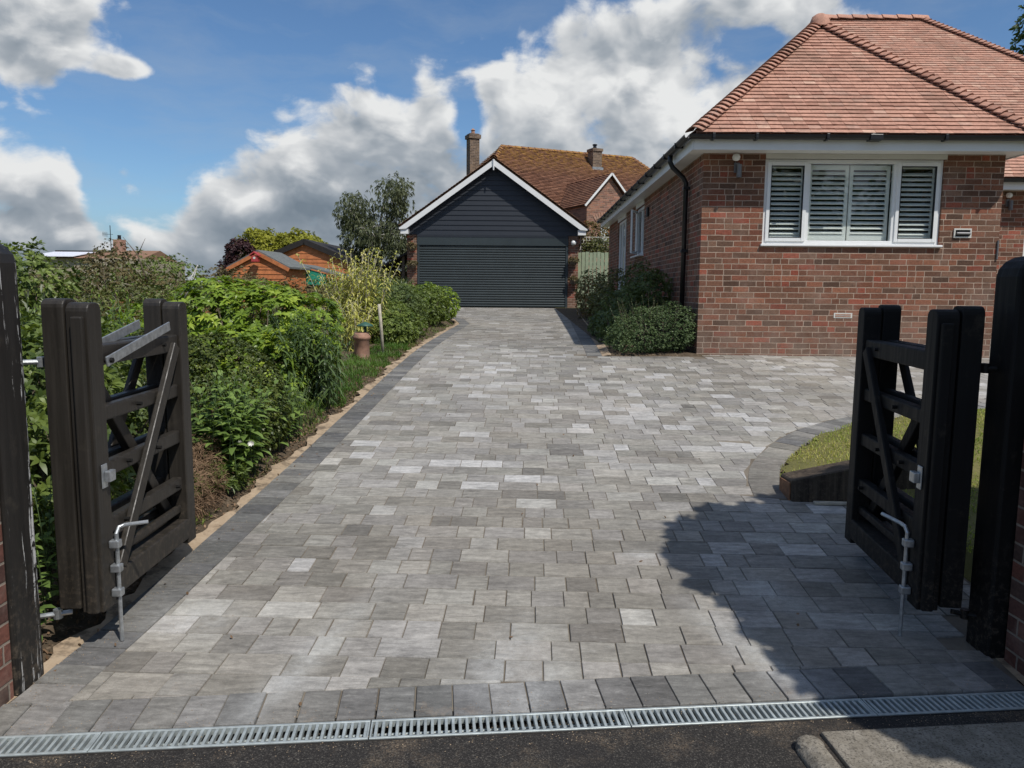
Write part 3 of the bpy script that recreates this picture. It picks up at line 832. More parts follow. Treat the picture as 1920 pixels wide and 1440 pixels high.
# ------------------------------------------------------------------ folding gates
def gate(sx, ox, oy, yaw, label, mat, arm):
    root = empty('folding_gate', label, 'gate', (ox, oy, 0), yaw, 'folding driveway gates')
    # local: y along the folded leaves (0 near .. 1 far), x towards the drive (times sx)
    def bx(name, a, b, parent=root, m=mat, bv=.008):
        mb = MB(); xa, xb = sorted((a[0]*sx, b[0]*sx)); mb.box((xa,a[1],a[2]),(xb,b[1],b[2])); return mb.build(name, m, parent, bevel=bv, seg=2)
    def bm_(name, a, b, w, h, parent=root, m=mat, bv=.006):
        mb = MB(); mb.beam((a[0]*sx,a[1],a[2]), (b[0]*sx,b[1],b[2]), h, w, (1,0,0)); return mb.build(name, m, parent, bevel=bv)
    LG = .98
    def stile(x0, x1, y0, y1, z0, z1):
        mb = MB(); r = .035
        poly = [(y0,z0),(y1,z0),(y1,z1-r)]+[(y1-r+r*math.cos(t), z1-r+r*math.sin(t)) for t in (PI/8,PI/4,3*PI/8)]+[(y1-r,z1),(y0+r,z1)]+[(y0+r-r*math.sin(t), z1-r+r*math.cos(t)) for t in (PI/8,PI/4,3*PI/8)]+[(y0,z1-r)]
        xa, xb = sorted((x0*sx, x1*sx)); mb.prism(poly, xa, xb, 'x'); return mb.build('stile', mat, root, bevel=.005)
    def leaf(xf, front):   # xf: x of the front face; the leaf is .07 thick behind it
        xb = xf-.088
        zt = 1.46 if front else 1.475
        z0 = .185 if front else .2
        stile(xb, xf, 0, .105, z0, zt); stile(xb, xf, LG-.1, LG, z0, zt-.01)
        ym, yM = .107, LG-.102
        for (za, zb, d) in ((1.20,1.285,.012),(.965,1.03,.02),(.725,.79,.02),(.48,.545,.02),(.355,.395,.03)):
            bx('rail', (xb+d, ym, za), (xf-d, yM, zb))
        bx('rail', (xb+.002, ym, .215), (xf+.006, yM, .32))
        if front:
            bm_('brace', (xf-.004,.16,.33), (xf-.004,LG-.16,1.235), .03, .062)
            bm_('brace', (xb+.004,.13,1.19), (xb+.004,LG-.12,.34), .026, .062)
        else:
            bm_('brace', (xf-.004,.13,1.19), (xf-.004,LG-.12,.34), .026, .062)
            bm_('brace', (xb+.004,.14,.33), (xb+.004,LG-.14,1.22), .026, .062)
    leaf(0, True); leaf(-.095, False)
    # meeting moulding on the near stile edge
    bx('moulding', (-.058,-.028,.19), (-.012,-.001,1.405), bv=.006)
    # bolts heads through the rails
    for y, z in ((.42,.997),(.60,.757),(.80,.512),(.70,1.245),(.30,.76),(.25,.51)):
        mb = MB(); mb.tube([(sx*-.02,y,z),(sx*.002,y,z)], .009, 8); mb.build('bolt_head', M['gate_dark'], root)
    # drop bolt
    mb = MB(); yb = .075; xb_ = .028
    mb.tube([(sx*xb_,yb,.0+.035),(sx*xb_,yb,.50),(sx*(xb_+.004),yb+.02,.522),(sx*(xb_+.012),yb+.05,.527),(sx*.075,yb+.17,.532)] if not arm else
            [(sx*xb_,yb,.03),(sx*xb_,yb,.50),(sx*(xb_+.004),yb+.015,.522),(sx*(xb_+.02),yb+.03,.527),(sx*.135,yb+.06,.532)], .0085, 8)
    db = mb.build('drop_bolt', M['galv'], root, smooth=False)
    for z in (.455,.35,.245):
        mb = MB(); xa, xb2 = sorted((sx*.001, sx*.043)); mb.box((xa,yb-.018,z-.017),(xb2,yb+.018,z+.017)); mb.build('bracket', M['galv'], db, bevel=.005)
    mb = MB(); xa, xb2 = sorted((sx*.001, sx*.007)); mb.box((xa,.03,.70),(xb2,.075,.80)); xa, xb2 = sorted((sx*.007, sx*.03))
    mb.box((xa,.045,.725),(xb2,.095,.77)); mb.build('latch_plate', M['galv'], root, bevel=.003)
    if arm:
        for q, (a, b) in enumerate((((.006,.115,1.215),(.006,.74,1.335)), ((-.075,.09,1.255),(-.075,.60,1.35)))):
            bm_('folding_arm', (a[0],a[1],a[2]), (b[0],b[1],b[2]), .008, .042, m=M['galv'], bv=.002)
        mb = MB(); mb.tube([(sx*-.02,.14,1.22),(sx*.022,.14,1.22)], .011, 8); mb.build('arm_pivot', M['gate_dark'], root)
    else:
        bm_('folding_arm', (-.13,.1,1.25), (-.13,.75,1.27), .008, .04, m=M['gate_dark'], bv=.002)
    for z in (1.22,.16):
        mb = MB(); mb.tube([(sx*-.17,.07,z),(sx*-.30,.01,z)], .011, 8); mb.tube([(sx*-.22,.05,z-.02),(sx*-.22,.05,z+.02)], .018, 10)
        mb.build('hinge', M['galv'] if arm else M['gate_dark'], root)
    return root
gate(1, -1.675, 3.04, math.radians(1.2), 'brown-black cross-braced gate folded open on the left, with shiny steel arms on its top rail', M['gate'], True)
gate(-1, 1.73, 3.14, math.radians(-6.5), 'cross-braced gate folded open in shade on the right, paint colour darkened for the shade', M['gate_dark'], False)

# sleeper holding the lawn
mb = MB()
mb.prism([(0,0),(1.1,0),(1.1,.33),(.5,.265),(.06,.165),(0,.15)], -.13, .13, 'y')
o = mb.build('timber_sleeper', M['sleeper'], bevel=.008, seg=1); o.location = (1.83,5.0,g(4.9)-.02); o.rotation_euler = (math.radians(-4),0,math.radians(-3))
mb = MB(); mb.box((-.012,-.11,.01),(-.001,.11,.13)); e_ = mb.build('end_grain', M['orange_end'], o, bevel=.004)
tag(o, 'old dark timber sleeper holding back the lawn corner', 'sleeper')
mb = MB(); mb.box((0,-.02,0),(.42,.02,.02)); o = mb.build('wood_offcut', M['pale_wood'], bevel=.006); o.location = (1.95,4.83,g(4.83)+.0); o.rotation_euler = (0,0,-.05)
tag(o, 'thin pale wood strip lying at the foot of the dark sleeper', 'wood strip')

# ================================================================== ROOF HELPERS
def tiled(mb, o, ud, wd, tan, umin, umax, wmax, gp, tw, rng, th=.010, lift=.011, jit=.0016, tmean=.5):
    o = V(o); ud = V(ud).normalized(); wd = V(wd).normalized()
    up = (wd+V((0,0,tan))); nrm = ud.cross(up).normalized()
    if nrm.z < 0: nrm = -nrm
    P = lambda u, w, h: o+ud*u+up*w+nrm*h
    w = 0; r = 0
    while w < wmax-1e-4:
        w2 = min(w+gp*1.12, wmax); wm = min(w+gp*.5, wmax)
        a, b = umin(wm), umax(wm)
        u = a-(r % 2)*tw/2-rng.uniform(0, .01); u0 = u
        rowt = rng.gauss(0, .05)
        while u < b:
            x0 = max(u, a); x1 = min(u+tw, b); u += tw
            if x1-x0 < .02: continue
            e = .0012; j = rng.gauss(0, jit); k = rng.gauss(0, jit); q = rng.gauss(0, jit)
            hl = lift+th
            vs = [P(x0+e,w+q,hl+j),P(x1-e,w+q,hl+k),P(x1-e,w2,th*.4+k*.3),P(x0+e,w2,th*.4+j*.3),P(x0+e,w+q,hl+j-th),P(x1-e,w+q,hl+k-th)]
            mb.add(vs, [(0,1,2,3),(4,5,1,0),(4,0,3),(5,2,1)], min(1,max(0,rng.gauss(tmean,.24)+rowt)))
        w += gp; r += 1
def hips(mb, p0, p1, step, half, drop, rng, rise=.03, th=.016, t0=.5):
    p0 = V(p0); p1 = V(p1); d = (p1-p0); L = d.length; d.normalize(); side = d.cross(V((0,0,1))).normalized(); up = side.cross(d).normalized()
    n = int(L/step); step = L/n; K = 6
    for i in range(n):
        a = p0+d*(i*step-.01); b = p0+d*((i+1)*step+.03); vs = []
        for (c, lift, hw) in ((a, rise+th, half), (b, th*.6, half*.8)):
            for z_ in (0, -th):
                for k in range(K+1):
                    s = -1+2*k/K
                    vs.append(c+side*s*hw+up*(lift+z_-drop*abs(s)**1.6)+V((0,0,rng.gauss(0,.001))))
        n1 = K+1; fs = []
        for k in range(K):
            fs += [(k,k+1,2*n1+k+1,2*n1+k),(n1+k,n1+k+1,k+1,k),(3*n1+k,3*n1+k+1,n1+k+1,n1+k)]
        fs += [(0,2*n1,3*n1,n1),(K,n1+K,3*n1+K,2*n1+K)]
        mb.add(vs, fs, min(1,max(0,rng.gauss(t0,.2))))
def wall(mb, a, b, z0, z1, th, openings=()):
    """vertical wall between plan points a and b (outer face on the a-b line, body to the left of a->b), with openings (s0,s1,z0,z1)"""
    a = V((a[0],a[1],0)); b = V((b[0],b[1],0)); d = (b-a); L = d.length; d.normalize(); nv = V((-d.y,d.x,0))
    def blk(s0, s1, za, zb):
        if s1-s0 < 1e-4 or zb-za < 1e-4: return
        P = [a+d*s+nv*q+V((0,0,z)) for z in (za,zb) for s, q in ((s0,0),(s1,0),(s1,th),(s0,th))]
        mb.add(P, [(0,3,2,1),(4,5,6,7),(0,1,5,4),(1,2,6,5),(2,3,7,6),(3,0,4,7)])
    s = 0
    for (s0, s1, za, zb) in sorted(openings):
        blk(s, s0, z0, z1); blk(s0, s1, z0, za); blk(s0, s1, zb, z1); s = s1
    blk(s, L, z0, z1)

# ================================================================== BUNGALOW
rr = random.Random(5)
HB = empty('bungalow', 'brown brick bungalow with a hipped clay tile roof and white shuttered window', 'house', (2.545,10.6,0), math.radians(-1.0))
mb = MB()
wall(mb, (0,0), (4.0,0), .45, 3.40, .28, [(.825,3.205,2.17,3.31)])
wall(mb, (4.0,.281), (4.0,3.6), .45, 3.40, .28)
wall(mb, (4.0,3.6), (11.2,3.6), .45, 3.40, .28, [(2.6,4.4,1.9,3.2)])
wall(mb, (11.2,3.881), (11.2,11.8), .45, 3.40, .28)
wall(mb, (11.2,11.8), (0,11.8), .45, 3.40, .28)
wall(mb, (0,11.52), (0,.281), .45, 3.40, .28, [(11.52-6.3,11.52-5.2,2.28,3.28),(11.52-9.6,11.52-8.0,1.55,3.28)])
mb.build('wall', M['brick'], HB)
mb = MB(); mb.box((.3,2.4,2.0),(3.7,2.5,3.35)); mb.build('inner_wall', M['room'], HB)
# roof
TN = .9; ez = 3.565
mb = MB()
deck = lambda pts: mb.add([(x,y,z-.03) for x,y,z in pts], [tuple(range(len(pts)))], .4)
E0 = (-.225,-.35); A1 = (2.125,2.0); zA = ez+2.35*TN*.905
zA = ez+2.115; q1 = 2.35
# front hip face: eave x -.225..4.2 ; apex at x 2.13
HX0, HX1, AX, AY = -.225, 4.205, 2.135, 1.98
tanf = (zA-ez)/(AY+.35); WR = AY+.35
tiled(mb, (HX0,-.35,ez), (1,0,0), (0,1,0), tanf, lambda w: (AX-HX0)*w/WR, lambda w: (HX1-HX0)-(HX1-AX)*w/WR, WR, .071, .165, rr)
deck([(HX0,-.35,ez),(HX1,-.35,ez),(AX,AY,zA)])
# left face (whole side)
RX, RZ, RY = 4.45, ez+4.2, 8.0
tanl = (RZ-ez)/(RX-HX0); mainY = 3.3; backY = 12.1
wA = (zA-ez)/tanl
def lmin(w): return AY*w/wA+.35*w/wA if w < wA else (mainY+.35)+(RY-mainY)*w/(RX-HX0)
tiled(mb, (HX0,-.35,ez), (0,1,0), (1,0,0), tanl, lmin, lambda w: (backY+.35)-(backY-RY)*w/(RX-HX0), RX-HX0, .074, .165, rr)
deck([(HX0,-.35,ez),(AX,AY,zA),(AX,mainY+(RY-mainY)*wA/(RX-HX0),zA),(RX,RY,RZ),(HX0,backY,ez)])
# right face of the projecting part
wR = HX1-AX; tanr = (zA-ez)/wR
tiled(mb, (HX1,-.35,ez), (0,1,0), (-1,0,0), tanr, lambda w: (AY+.35)*w/wR, lambda w: 3.7+w*1.12, wR, .074, .165, rr)
deck([(HX1,-.35,ez),(AX,AY,zA),(AX,AY+4.2,zA),(HX1,mainY,ez)])
# main front face
RX2, EX2 = 6.62, 11.45
def mmin(w):
    z = ez+w*(RZ-ez)/(RY-mainY)
    return (RX-HX0)*w/(RY-mainY) if z > zA else max(0, (HX1-HX0)-(HX1-AX)*(z-ez)/(zA-ez)-.0)
tiled(mb, (HX0,mainY,ez), (1,0,0), (0,1,0), (RZ-ez)/(RY-mainY), mmin, lambda w: (EX2-HX0)-(EX2-RX2)*w/(RY-mainY), RY-mainY, .074, .165, rr, tmean=.6)
deck([(HX0,mainY,ez),(EX2,mainY,ez),(RX2,RY,RZ),(RX,RY,RZ)])
tiled(mb, (EX2,mainY,ez), (0,1,0), (-1,0,0), (RZ-ez)/(EX2-RX2), lambda w: (RY-mainY)*w/(EX2-RX2), lambda w: (backY-mainY)-(backY-RY)*w/(EX2-RX2), EX2-RX2, .15, .33, rr)
tiled(mb, (HX0,backY,ez), (1,0,0), (0,-1,0), (RZ-ez)/(backY-RY), lambda w: (RX-HX0)*w/(backY-RY), lambda w: (EX2-HX0)-(EX2-RX2)*w/(backY-RY), backY-RY, .15, .33, rr)
deck([(EX2,mainY,ez),(EX2,backY,ez),(RX2,RY,RZ)]); deck([(HX0,backY,ez),(RX,RY,RZ),(RX2,RY,RZ),(EX2,backY,ez)])
roof = mb.build('roof', M['tile'], HB, fixn=False)
mb = MB()
for p0, p1 in (((HX0,-.35,ez),(AX,AY,zA)), ((HX1,-.35,ez),(AX,AY,zA)), ((EX2,mainY,ez),(RX2,RY,RZ)), ((HX0+ (RX-HX0)*.5,mainY+(RY-mainY)*.5,ez+(RZ-ez)*.5),(RX,RY,RZ))):
    mb = MB(); hips(mb, (p0[0],p0[1],p0[2]+.045), (p1[0],p1[1],p1[2]+.05), .104, .125, .06, rr, rise=.034, t0=.35); mb.build('hip_tiles', M['tile'], roof, fixn=False)
mb = MB()
hips(mb, (AX,AY-.12,zA+.09), (AX,AY+3.9,zA+.09), .3, .13, .10, rr, rise=.012); mb.build('ridge_tiles', M['tile'], roof, fixn=False); mb = MB()
hips(mb, (RX-.1,RY,RZ+.09), (RX2+.1,RY,RZ+.09), .3, .13, .10, rr, rise=.012)
mb.build('ridge_tiles', M['tile'], roof, fixn=False)
mb = MB(); mb.lathe([(.16,-.16),(.15,-.08),(.12,.0),(.06,.04),(.005,.05)], 14, (AX,AY-.05,zA+.085)); mb.build('ridge_cap', M['tile'], roof, smooth=True)
# fascia and soffit
mb = MB(); fz0, fz1 = 3.36, 3.53
def fas(a, b):  # fascia board with soffit behind it
    a = V(a); b = V(b); mb.beam((a.x,a.y,(fz0+fz1)/2), (b.x,b.y,(fz0+fz1)/2), .02, fz1-fz0)
fas((HX0+.02,-.335), (HX1-.02,-.335)); fas((HX0+.01,-.33), (HX0+.01,backY)); fas((HX1-.01,-.33), (HX1-.01,mainY)); fas((HX1,mainY+.02), (EX2,mainY+.02)); fas((EX2-.01,mainY),(EX2-.01,backY))
mb.build('fascia', M['white'], HB)
mb = MB()
mb.box((HX0+.022,-.323,3.375),(HX1-.022,-.002,3.40)); mb.box((HX0+.022,.0,3.375),(-.002,backY,3.40)); mb.box((4.002,.0,3.375),(HX1-.022,mainY,3.40)); mb.box((HX1,mainY+.032,3.375),(EX2-.02,3.598,3.40))
mb.build('soffit', M['white'], HB)
# gutters
def gutter(pts, name='gutter', r=.058):
    mb = MB()
    for a, b in zip(pts, pts[1:]):
        a = V(a); b = V(b); d = (b-a).normalized(); s = d.cross(V((0,0,1))); K = 8; vs = []
        for c in (a, b):
            for rad in (r, r-.006):
                for k in range(K+1):
                    t = PI+PI*k/K; vs.append(c+s*rad*math.cos(t)+V((0,0,rad*math.sin(t))))
        n1 = K+1; fs = []
        for k in range(K): fs += [(k,k+1,2*n1+k+1,2*n1+k),(n1+k,3*n1+k,3*n1+k+1,n1+k+1)]
        fs += [(0,2*n1,3*n1,n1),(K,n1+K,3*n1+K,2*n1+K)]+[(k,n1+k,n1+k+1,k+1) for k in range(K)]+[(2*n1+k,2*n1+k+1,3*n1+k+1,3*n1+k) for k in range(K)]
        mb.add(vs, fs)
    gt = mb.build(name, M['black_pvc'], HB, fixn=False); return gt
gz_ = 3.535
gt = gutter([(HX0-.07,-.405,gz_),(HX1+.02,-.405,gz_)])
for x in (.0,.55,1.45,2.02,2.95,4.05):
    mb = MB(); mb.box((x,-.468,gz_-.066),(x+.035,-.345,gz_-.03)); mb.box((x,-.472,gz_-.05),(x+.035,-.462,gz_+.012)); mb.build('bracket', M['black_pvc'], gt, bevel=.003)
mb = MB(); mb.box((2.0,-.476,gz_-.068),(2.16,-.34,gz_+.006)); mb.build('gutter_joint', M['black_pvc'], gt, bevel=.006)
gt = gutter([(HX0-.07,-.405,gz_),(HX0-.07,backY,gz_)])
for i in range(14):
    y = .2+i*.88; mb = MB(); mb.box((HX0-.134,y,gz_-.066),(HX0-.012,y+.035,gz_+.01)); mb.build('bracket', M['black_pvc'], gt, bevel=.003)
gutter([(HX1,mainY-.065,gz_),(EX2,mainY-.065,gz_)])
mb = MB(); py_ = .85
mb.tube([(HX0-.07,py_,gz_-.03),(HX0-.07,py_,gz_-.14),(HX0-.03,py_,gz_-.22),(-.10,py_,gz_-.36),(-.055,py_,gz_-.44),(-.055,py_,.66)], .036, 10)
dp = mb.build('downpipe', M['black_pvc'], HB, smooth=True)
for z in (3.0,2.1,1.2):
    mb = MB(); mb.box((-.1,py_-.048,z),(-.003,py_+.048,z+.045)); mb.build('pipe_clip', M['black_pvc'], dp, bevel=.004)
# front window
WX0, WX1, WZ0, WZ1 = .83, 3.20, 2.185, 3.305
def casement(parent, x0, x1, z0, z1, y, sash=True, shutters=1):
    fr = MB(); t = .055
    if sash:
        for a, b in (((x0,y-.018,z0),(x0+t,y+.03,z1)),((x1-t,y-.018,z0),(x1,y+.03,z1)),((x0+t,y-.018,z0),(x1-t,y+.03,z0+t)),((x0+t,y-.018,z1-t),(x1-t,y+.03,z1))): fr.box(a, b)
        s = fr.build('sash', M['white'], parent, bevel=.006, seg=2)
        gb = MB(); e = t-.006
        for a, b in (((x0+e,y-.02,z0+e),(x0+t+.003,y+.02,z1-e)),((x1-t-.003,y-.02,z0+e),(x1-e,y+.02,z1-e)),((x0+t,y-.02,z0+e),(x1-t,y+.02,z0+t+.003)),((x0+t,y-.02,z1-t-.003),(x1-t,y+.02,z1-e))): gb.box(a, b)
        gb.build('gasket', M['rubber'], parent)
        gx0, gx1, ga, gb_ = x0+t, x1-t, z0+t, z1-t
    else: gx0, gx1, ga, gb_ = x0, x1, z0, z1
    p = MB(); p.box((gx0,y+.004,ga),(gx1,y+.010,gb_)); p.build('pane', M['glass'], parent)
    # louvred shutter panels standing behind the glass
    wp = (x1-x0)/shutters
    for k in range(shutters):
        a0 = x0+k*wp+.008; a1 = x0+(k+1)*wp-.008; sh = MB(); yb = y+.07; st = .045
        sh.box((a0,yb,z0+.01),(a0+st,yb+.028,z1-.01)); sh.box((a1-st,yb,z0+.01),(a1,yb+.028,z1-.01))
        sh.box((a0+st,yb,z0+.01),(a1-st,yb+.028,z0+.09)); sh.box((a0+st,yb,z1-.07),(a1-st,yb+.028,z1-.01))
        z = z0+.115
        while z < z1-.09:
            Ml = Matrix.Translation((0,yb+.014,z)) @ Matrix.Rotation(math.radians(34), 4, 'X')
            sh.box((a0+st,-.032,-.0055),(a1-st,.032,.0055), M=Ml); z += .066
        sh.build('shutter', M['shutter'], parent)
fr = MB(); y0, y1 = .028, .095
fr.box((WX0,y0,WZ0),(WX0+.05,y1,WZ1)); fr.box((WX1-.05,y0,WZ0),(WX1,y1,WZ1)); fr.box((WX0+.05,y0,WZ0),(WX1-.05,y1,WZ0+.05)); fr.box((WX0+.05,y0,WZ1-.05),(WX1-.05,y1,WZ1))
m1, m2 = 1.415, 2.585
fr.box((m1-.03,y0,WZ0+.05),(m1+.03,y1,WZ1-.05)); fr.box((m2-.03,y0,WZ0+.05),(m2+.03,y1,WZ1-.05))
win = fr.build('window', M['white'], HB, bevel=.005)
casement(win, WX0+.035, m1-.012, WZ0+.035, WZ1-.035, .03, True, 1)
casement(win, m1+.03, m2-.03, WZ0+.05, WZ1-.05, .05, False, 2)
casement(win, m2+.012, WX1-.035, WZ0+.035, WZ1-.035, .03, True, 1)
mb = MB(); mb.box((WX0-.03,-.045,WZ0-.033),(WX1+.035,.026,WZ0-.003)); mb.build('sill', M['white'], win, bevel=.006)
mb = MB(); mb.box((WX0-.003,-.01,WZ1+.004),(WX1+.03,.02,3.372)); mb.build('head_board', M['cream'], HB)
# side windows
def side_window(ya, yb, z0, z1, bars, sill=True):
    fr = MB(); x0, x1 = .03, .09; t = .06
    fr.box((x0,ya,z0),(x1,ya+t,z1)); fr.box((x0,yb-t,z0),(x1,yb,z1)); fr.box((x0,ya+t,z0),(x1,yb-t,z0+t)); fr.box((x0,ya+t,z1-t),(x1,yb-t,z1))
    for b in bars: fr.box((x0+.002,b-.03,z0+t),(x1-.002,b+.03,z1-t))
    w_ = fr.build('window', M['white'], HB, bevel=.005)
    p = MB(); p.box((.055,ya+t,z0+t),(.061,yb-t,z1-t)); p.build('pane', M['glass'], w_)
    if sill: p = MB(); p.box((-.11,ya-.06,z0-.035),(.028,yb+.06,z0-.003)); p.build('sill', M['white'], w_, bevel=.005)
    return w_
side_window(5.203,6.297,2.283,3.277,(5.75,))
side_window(8.003,9.597,1.553,3.277,(8.5,9.05))
mb = MB()
mb.box((-.02,5.203,3.283),(.02,6.297,3.373)); mb.build('head_board', M['white'], HB)
mb = MB(); mb.box((-.02,8.003,3.283),(.02,9.597,3.373)); mb.build('head_board', M['white'], HB)
# open casement leaf on the nearer side window
mb = MB(); Mo = Matrix.Translation((.02,6.2,2.33)) @ Matrix.Rotation(math.radians(158), 4, 'Z')
for a, b in (((0,0,0),(.04,.05,.9)),((0,.42,0),(.04,.47,.9)),((0,.05,0),(.04,.42,.05)),((0,.05,.85),(.04,.42,.9))): mb.box(a, b, M=Mo)
mb.build('open_casement', M['white'], HB, bevel=.004)
# wing window
fr = MB()
for a, b in (((6.603,3.64,1.903),(6.66,3.7,3.197)),((8.34,3.64,1.903),(8.397,3.7,3.197)),((6.66,3.64,1.903),(8.34,3.7,1.96)),((6.66,3.64,3.14),(8.34,3.7,3.197)),((7.47,3.64,1.96),(7.53,3.7,3.14))): fr.box(a, b)
w_ = fr.build('window', M['white'], HB, bevel=.005); p = MB(); p.box((6.66,3.66,1.96),(8.34,3.666,3.14)); p.build('pane', M['glass'], w_)
# vent, air brick, lights, cable, meter box
mb = MB(); X0, Z0 = 3.385, 2.28
for a, b in (((0,-.02,0),(.235,-.001,.02)),((0,-.02,.105),(.235,-.001,.125)),((0,-.02,.02),(.02,-.001,.105)),((.215,-.02,.02),(.235,-.001,.105))): mb.box((a[0]+X0,a[1],a[2]+Z0),(b[0]+X0,b[1],b[2]+Z0))
vt = mb.build('wall_vent', M['cream'], HB, bevel=.003)
mb = MB(); mb.box((X0+.02,-.006,Z0+.02),(X0+.215,-.0015,Z0+.105)); mb.build('vent_opening', M['rubber'], vt)
mb = MB(); mb.tube([(X0+.03,-.03,Z0+.06),(X0+.21,-.03,Z0+.06)], .018, 8); mb.build('vent_flap', M['grey_metal'], vt)
mb = MB(); mb.box((1.85,-.004,1.19),(2.10,-.0005,1.26)); ab = mb.build('air_brick', M['cream'], HB)
mb = MB(); mb.box((1.87,-.0075,1.205),(2.08,-.0045,1.22)); mb.box((1.87,-.0075,1.23),(2.08,-.0045,1.245)); mb.build('slot', M['terracotta'], ab)
def wlight(x, y, z):
    mb = MB(); mb.box((x-.035,y-.025,z-.10),(x+.035,y-.001,z+.03)); mb.tube([(x+.02,y-.07,z-.17),(x+.02,y-.07,z+.0)], .035, 12)
    l = mb.build('wall_light', M['grey_metal'], HB, bevel=.002)
    mb = MB(); mb.lathe([(.005,.055),(.04,.045),(.055,.01),(.045,-.025),(.02,-.04)], 14, (x-.03,y-.085,z+.08)); mb.build('lamp_head', M['bulb'], l, smooth=True)
wlight(.44,0,3.22); wlight(6.3-.05,3.6,3.2)
mb = MB(); mb.tube([(3.985,-.012,2.25),(3.987,-.012,2.0)], .012, 6); mb.build('cable_cover', M['grey_metal'], HB)
mb = MB(); mb.box((4.9,3.45,.8),(5.35,3.598,1.05)); mb.box((5.05,3.5,1.05),(5.12,3.57,1.35)); mb.build('meter_box', M['white'], HB, bevel=.01)
mb = MB(); mb.box((-.04,4.55,2.98),(-.003,4.72,3.15)); mb.build('air_brick', M['rubber'], HB)

# ================================================================== GARAGE
GB = empty('garage', 'detached garage with dark boarded gable and grey roller door at the end of the drive', 'garage', (-.62,24.4,0))
gp0, gp1 = -2.70, 2.66
mb = MB()
mb.box((gp0,0,.8),(-2.385,.3,3.24)); mb.box((2.345,0,.8),(gp1,.3,3.24)); mb.box((gp0,.3,.8),(gp0+.22,6.4,3.24)); mb.box((gp1-.22,.3,.8),(gp1,6.4,3.24))
mb.box((gp0+.22,6.2,.8),(gp1-.22,6.4,3.24)); mb.build('wall', M['brick'], GB)
mb = MB(); gr_z = 5.47; tg = (gr_z-3.43)/2.87
z = 3.24; k = 0
while z < gr_z-.1:
    z2 = min(z+.152, gr_z-.06)
    hw0 = min(2.66, (gr_z-.03-z)/tg); hw1 = max(.01, min(2.66, (gr_z-.03-z2)/tg))
    mb.add([(-hw0,-.03,z),(hw0,-.03,z),(hw1,-.012,z2),(-hw1,-.012,z2),(-hw0,.05,z),(hw0,.05,z),(hw1,.05,z2),(-hw1,.05,z2)], [(0,1,2,3),(4,5,1,0),(1,5,6,2),(4,0,3,7),(3,2,6,7),(5,4,7,6)])
    z = z2
mb.box((-2.38,-.035,3.17),(2.34,.05,3.2385)); mb.build('cladding', M['clad'], GB)
mb = MB(); mb.box((-2.383,-.03,2.92),(2.343,.2,3.168)); mb.box((-2.383,-.02,1.0),(-2.31,.1,2.918)); mb.box((2.27,-.02,1.0),(2.343,.1,2.918))
dr_ = mb.build('door_frame', M['roller'], GB, bevel=.008)
mb = MB(); z = 1.01
while z < 2.915:
    z2 = min(z+.077, 2.916); h = z2-z
    prof = [(.03,z),(.012,z+h*.12),(.0,z+h*.35),(.0,z+h*.7),(.012,z+h*.9),(.03,z+h*.97),(.06,z+h*.97),(.06,z)]
    mb.prism(prof, -2.308, 2.268, 'x'); z = z2
door = mb.build('roller_door', M['roller'], GB)
mb = MB(); mb.box((-2.308,.005,.985),(2.268,.05,1.009)); mb.build('door_seal', M['rubber'], door)
# roof
mb = MB(); hw = 2.9
for sx in (-1, 1):
    tiled(mb, (sx*hw,-.355 if sx > 0 else 6.7,3.50), (0,sx,0), (-sx,0,0), (gr_z+.1-3.50)/hw, lambda w: 0, lambda w: 7.01, hw, .08, .165, rr, th=.012)
mb.add([(-hw,-.3,3.47),(0,-.3,gr_z+.07),(hw,-.3,3.47),(-hw,6.7,3.47),(0,6.7,gr_z+.07),(hw,6.7,3.47)], [(0,1,4,3),(1,2,5,4),(3,4,5)])
rf = mb.build('roof', M['tile_garage'], GB, fixn=False)
mb = MB(); hips(mb, (0,-.32,gr_z+.16), (0,6.7,gr_z+.16), .3, .12, .09, rr, rise=.01); mb.build('ridge_tiles', M['tile_garage'], rf, fixn=False)
for x_ in (hw-.02, -hw-.06):
    mb = MB(); mb.box((x_,-.3,3.36),(x_+.08,6.7,3.45)); mb.build('gutter', M['black_pvc'], GB, bevel=.02)
bw = .17
for sx in (-1, 1):
    mb = MB(); zt = gr_z+.02
    q = (zt-3.42)/2.9
    poly = [(0,zt),(0,zt-bw*1.05),(sx*2.68,zt-bw*1.05-2.68*q),(sx*2.68,zt-bw*1.05-2.68*q-.0),(sx*2.9,zt-bw*1.05-2.68*q-.02),(sx*2.9,zt-2.9*q)]
    poly = [poly[i] for i in (0,1,2,4,5)]
    mb.prism(poly, -.34, -.30, 'y'); mb.build('barge_board', M['white'], GB)
mb = MB(); mb.tube([(0,-.36,gr_z+.02),(0,-.36,gr_z-.30)], [.035,.02], 8); mb.build('finial', M['white'], GB)
for sx in (-1, 1):
    mb = MB(); xx = sorted((sx*2.62, sx*2.86)); mb.box((xx[0],-.298,3.245),(xx[1],-.002,3.40)); mb.build('soffit', M['white'], GB)
for x, z in ((2.50,2.97),):
    mb = MB(); mb.lathe([(.005,.08),(.06,.06),(.085,0),(.06,-.06),(.02,-.08)], 14, (x,-.12,z+.05)); b_ = mb.build('bulkhead_lamp', M['bulb'], GB, smooth=True)
    mb = MB(); mb.box((x-.03,-.06,z-.02),(x+.03,-.001,z+.1)); mb.build('bracket', M['grey_metal'], b_)
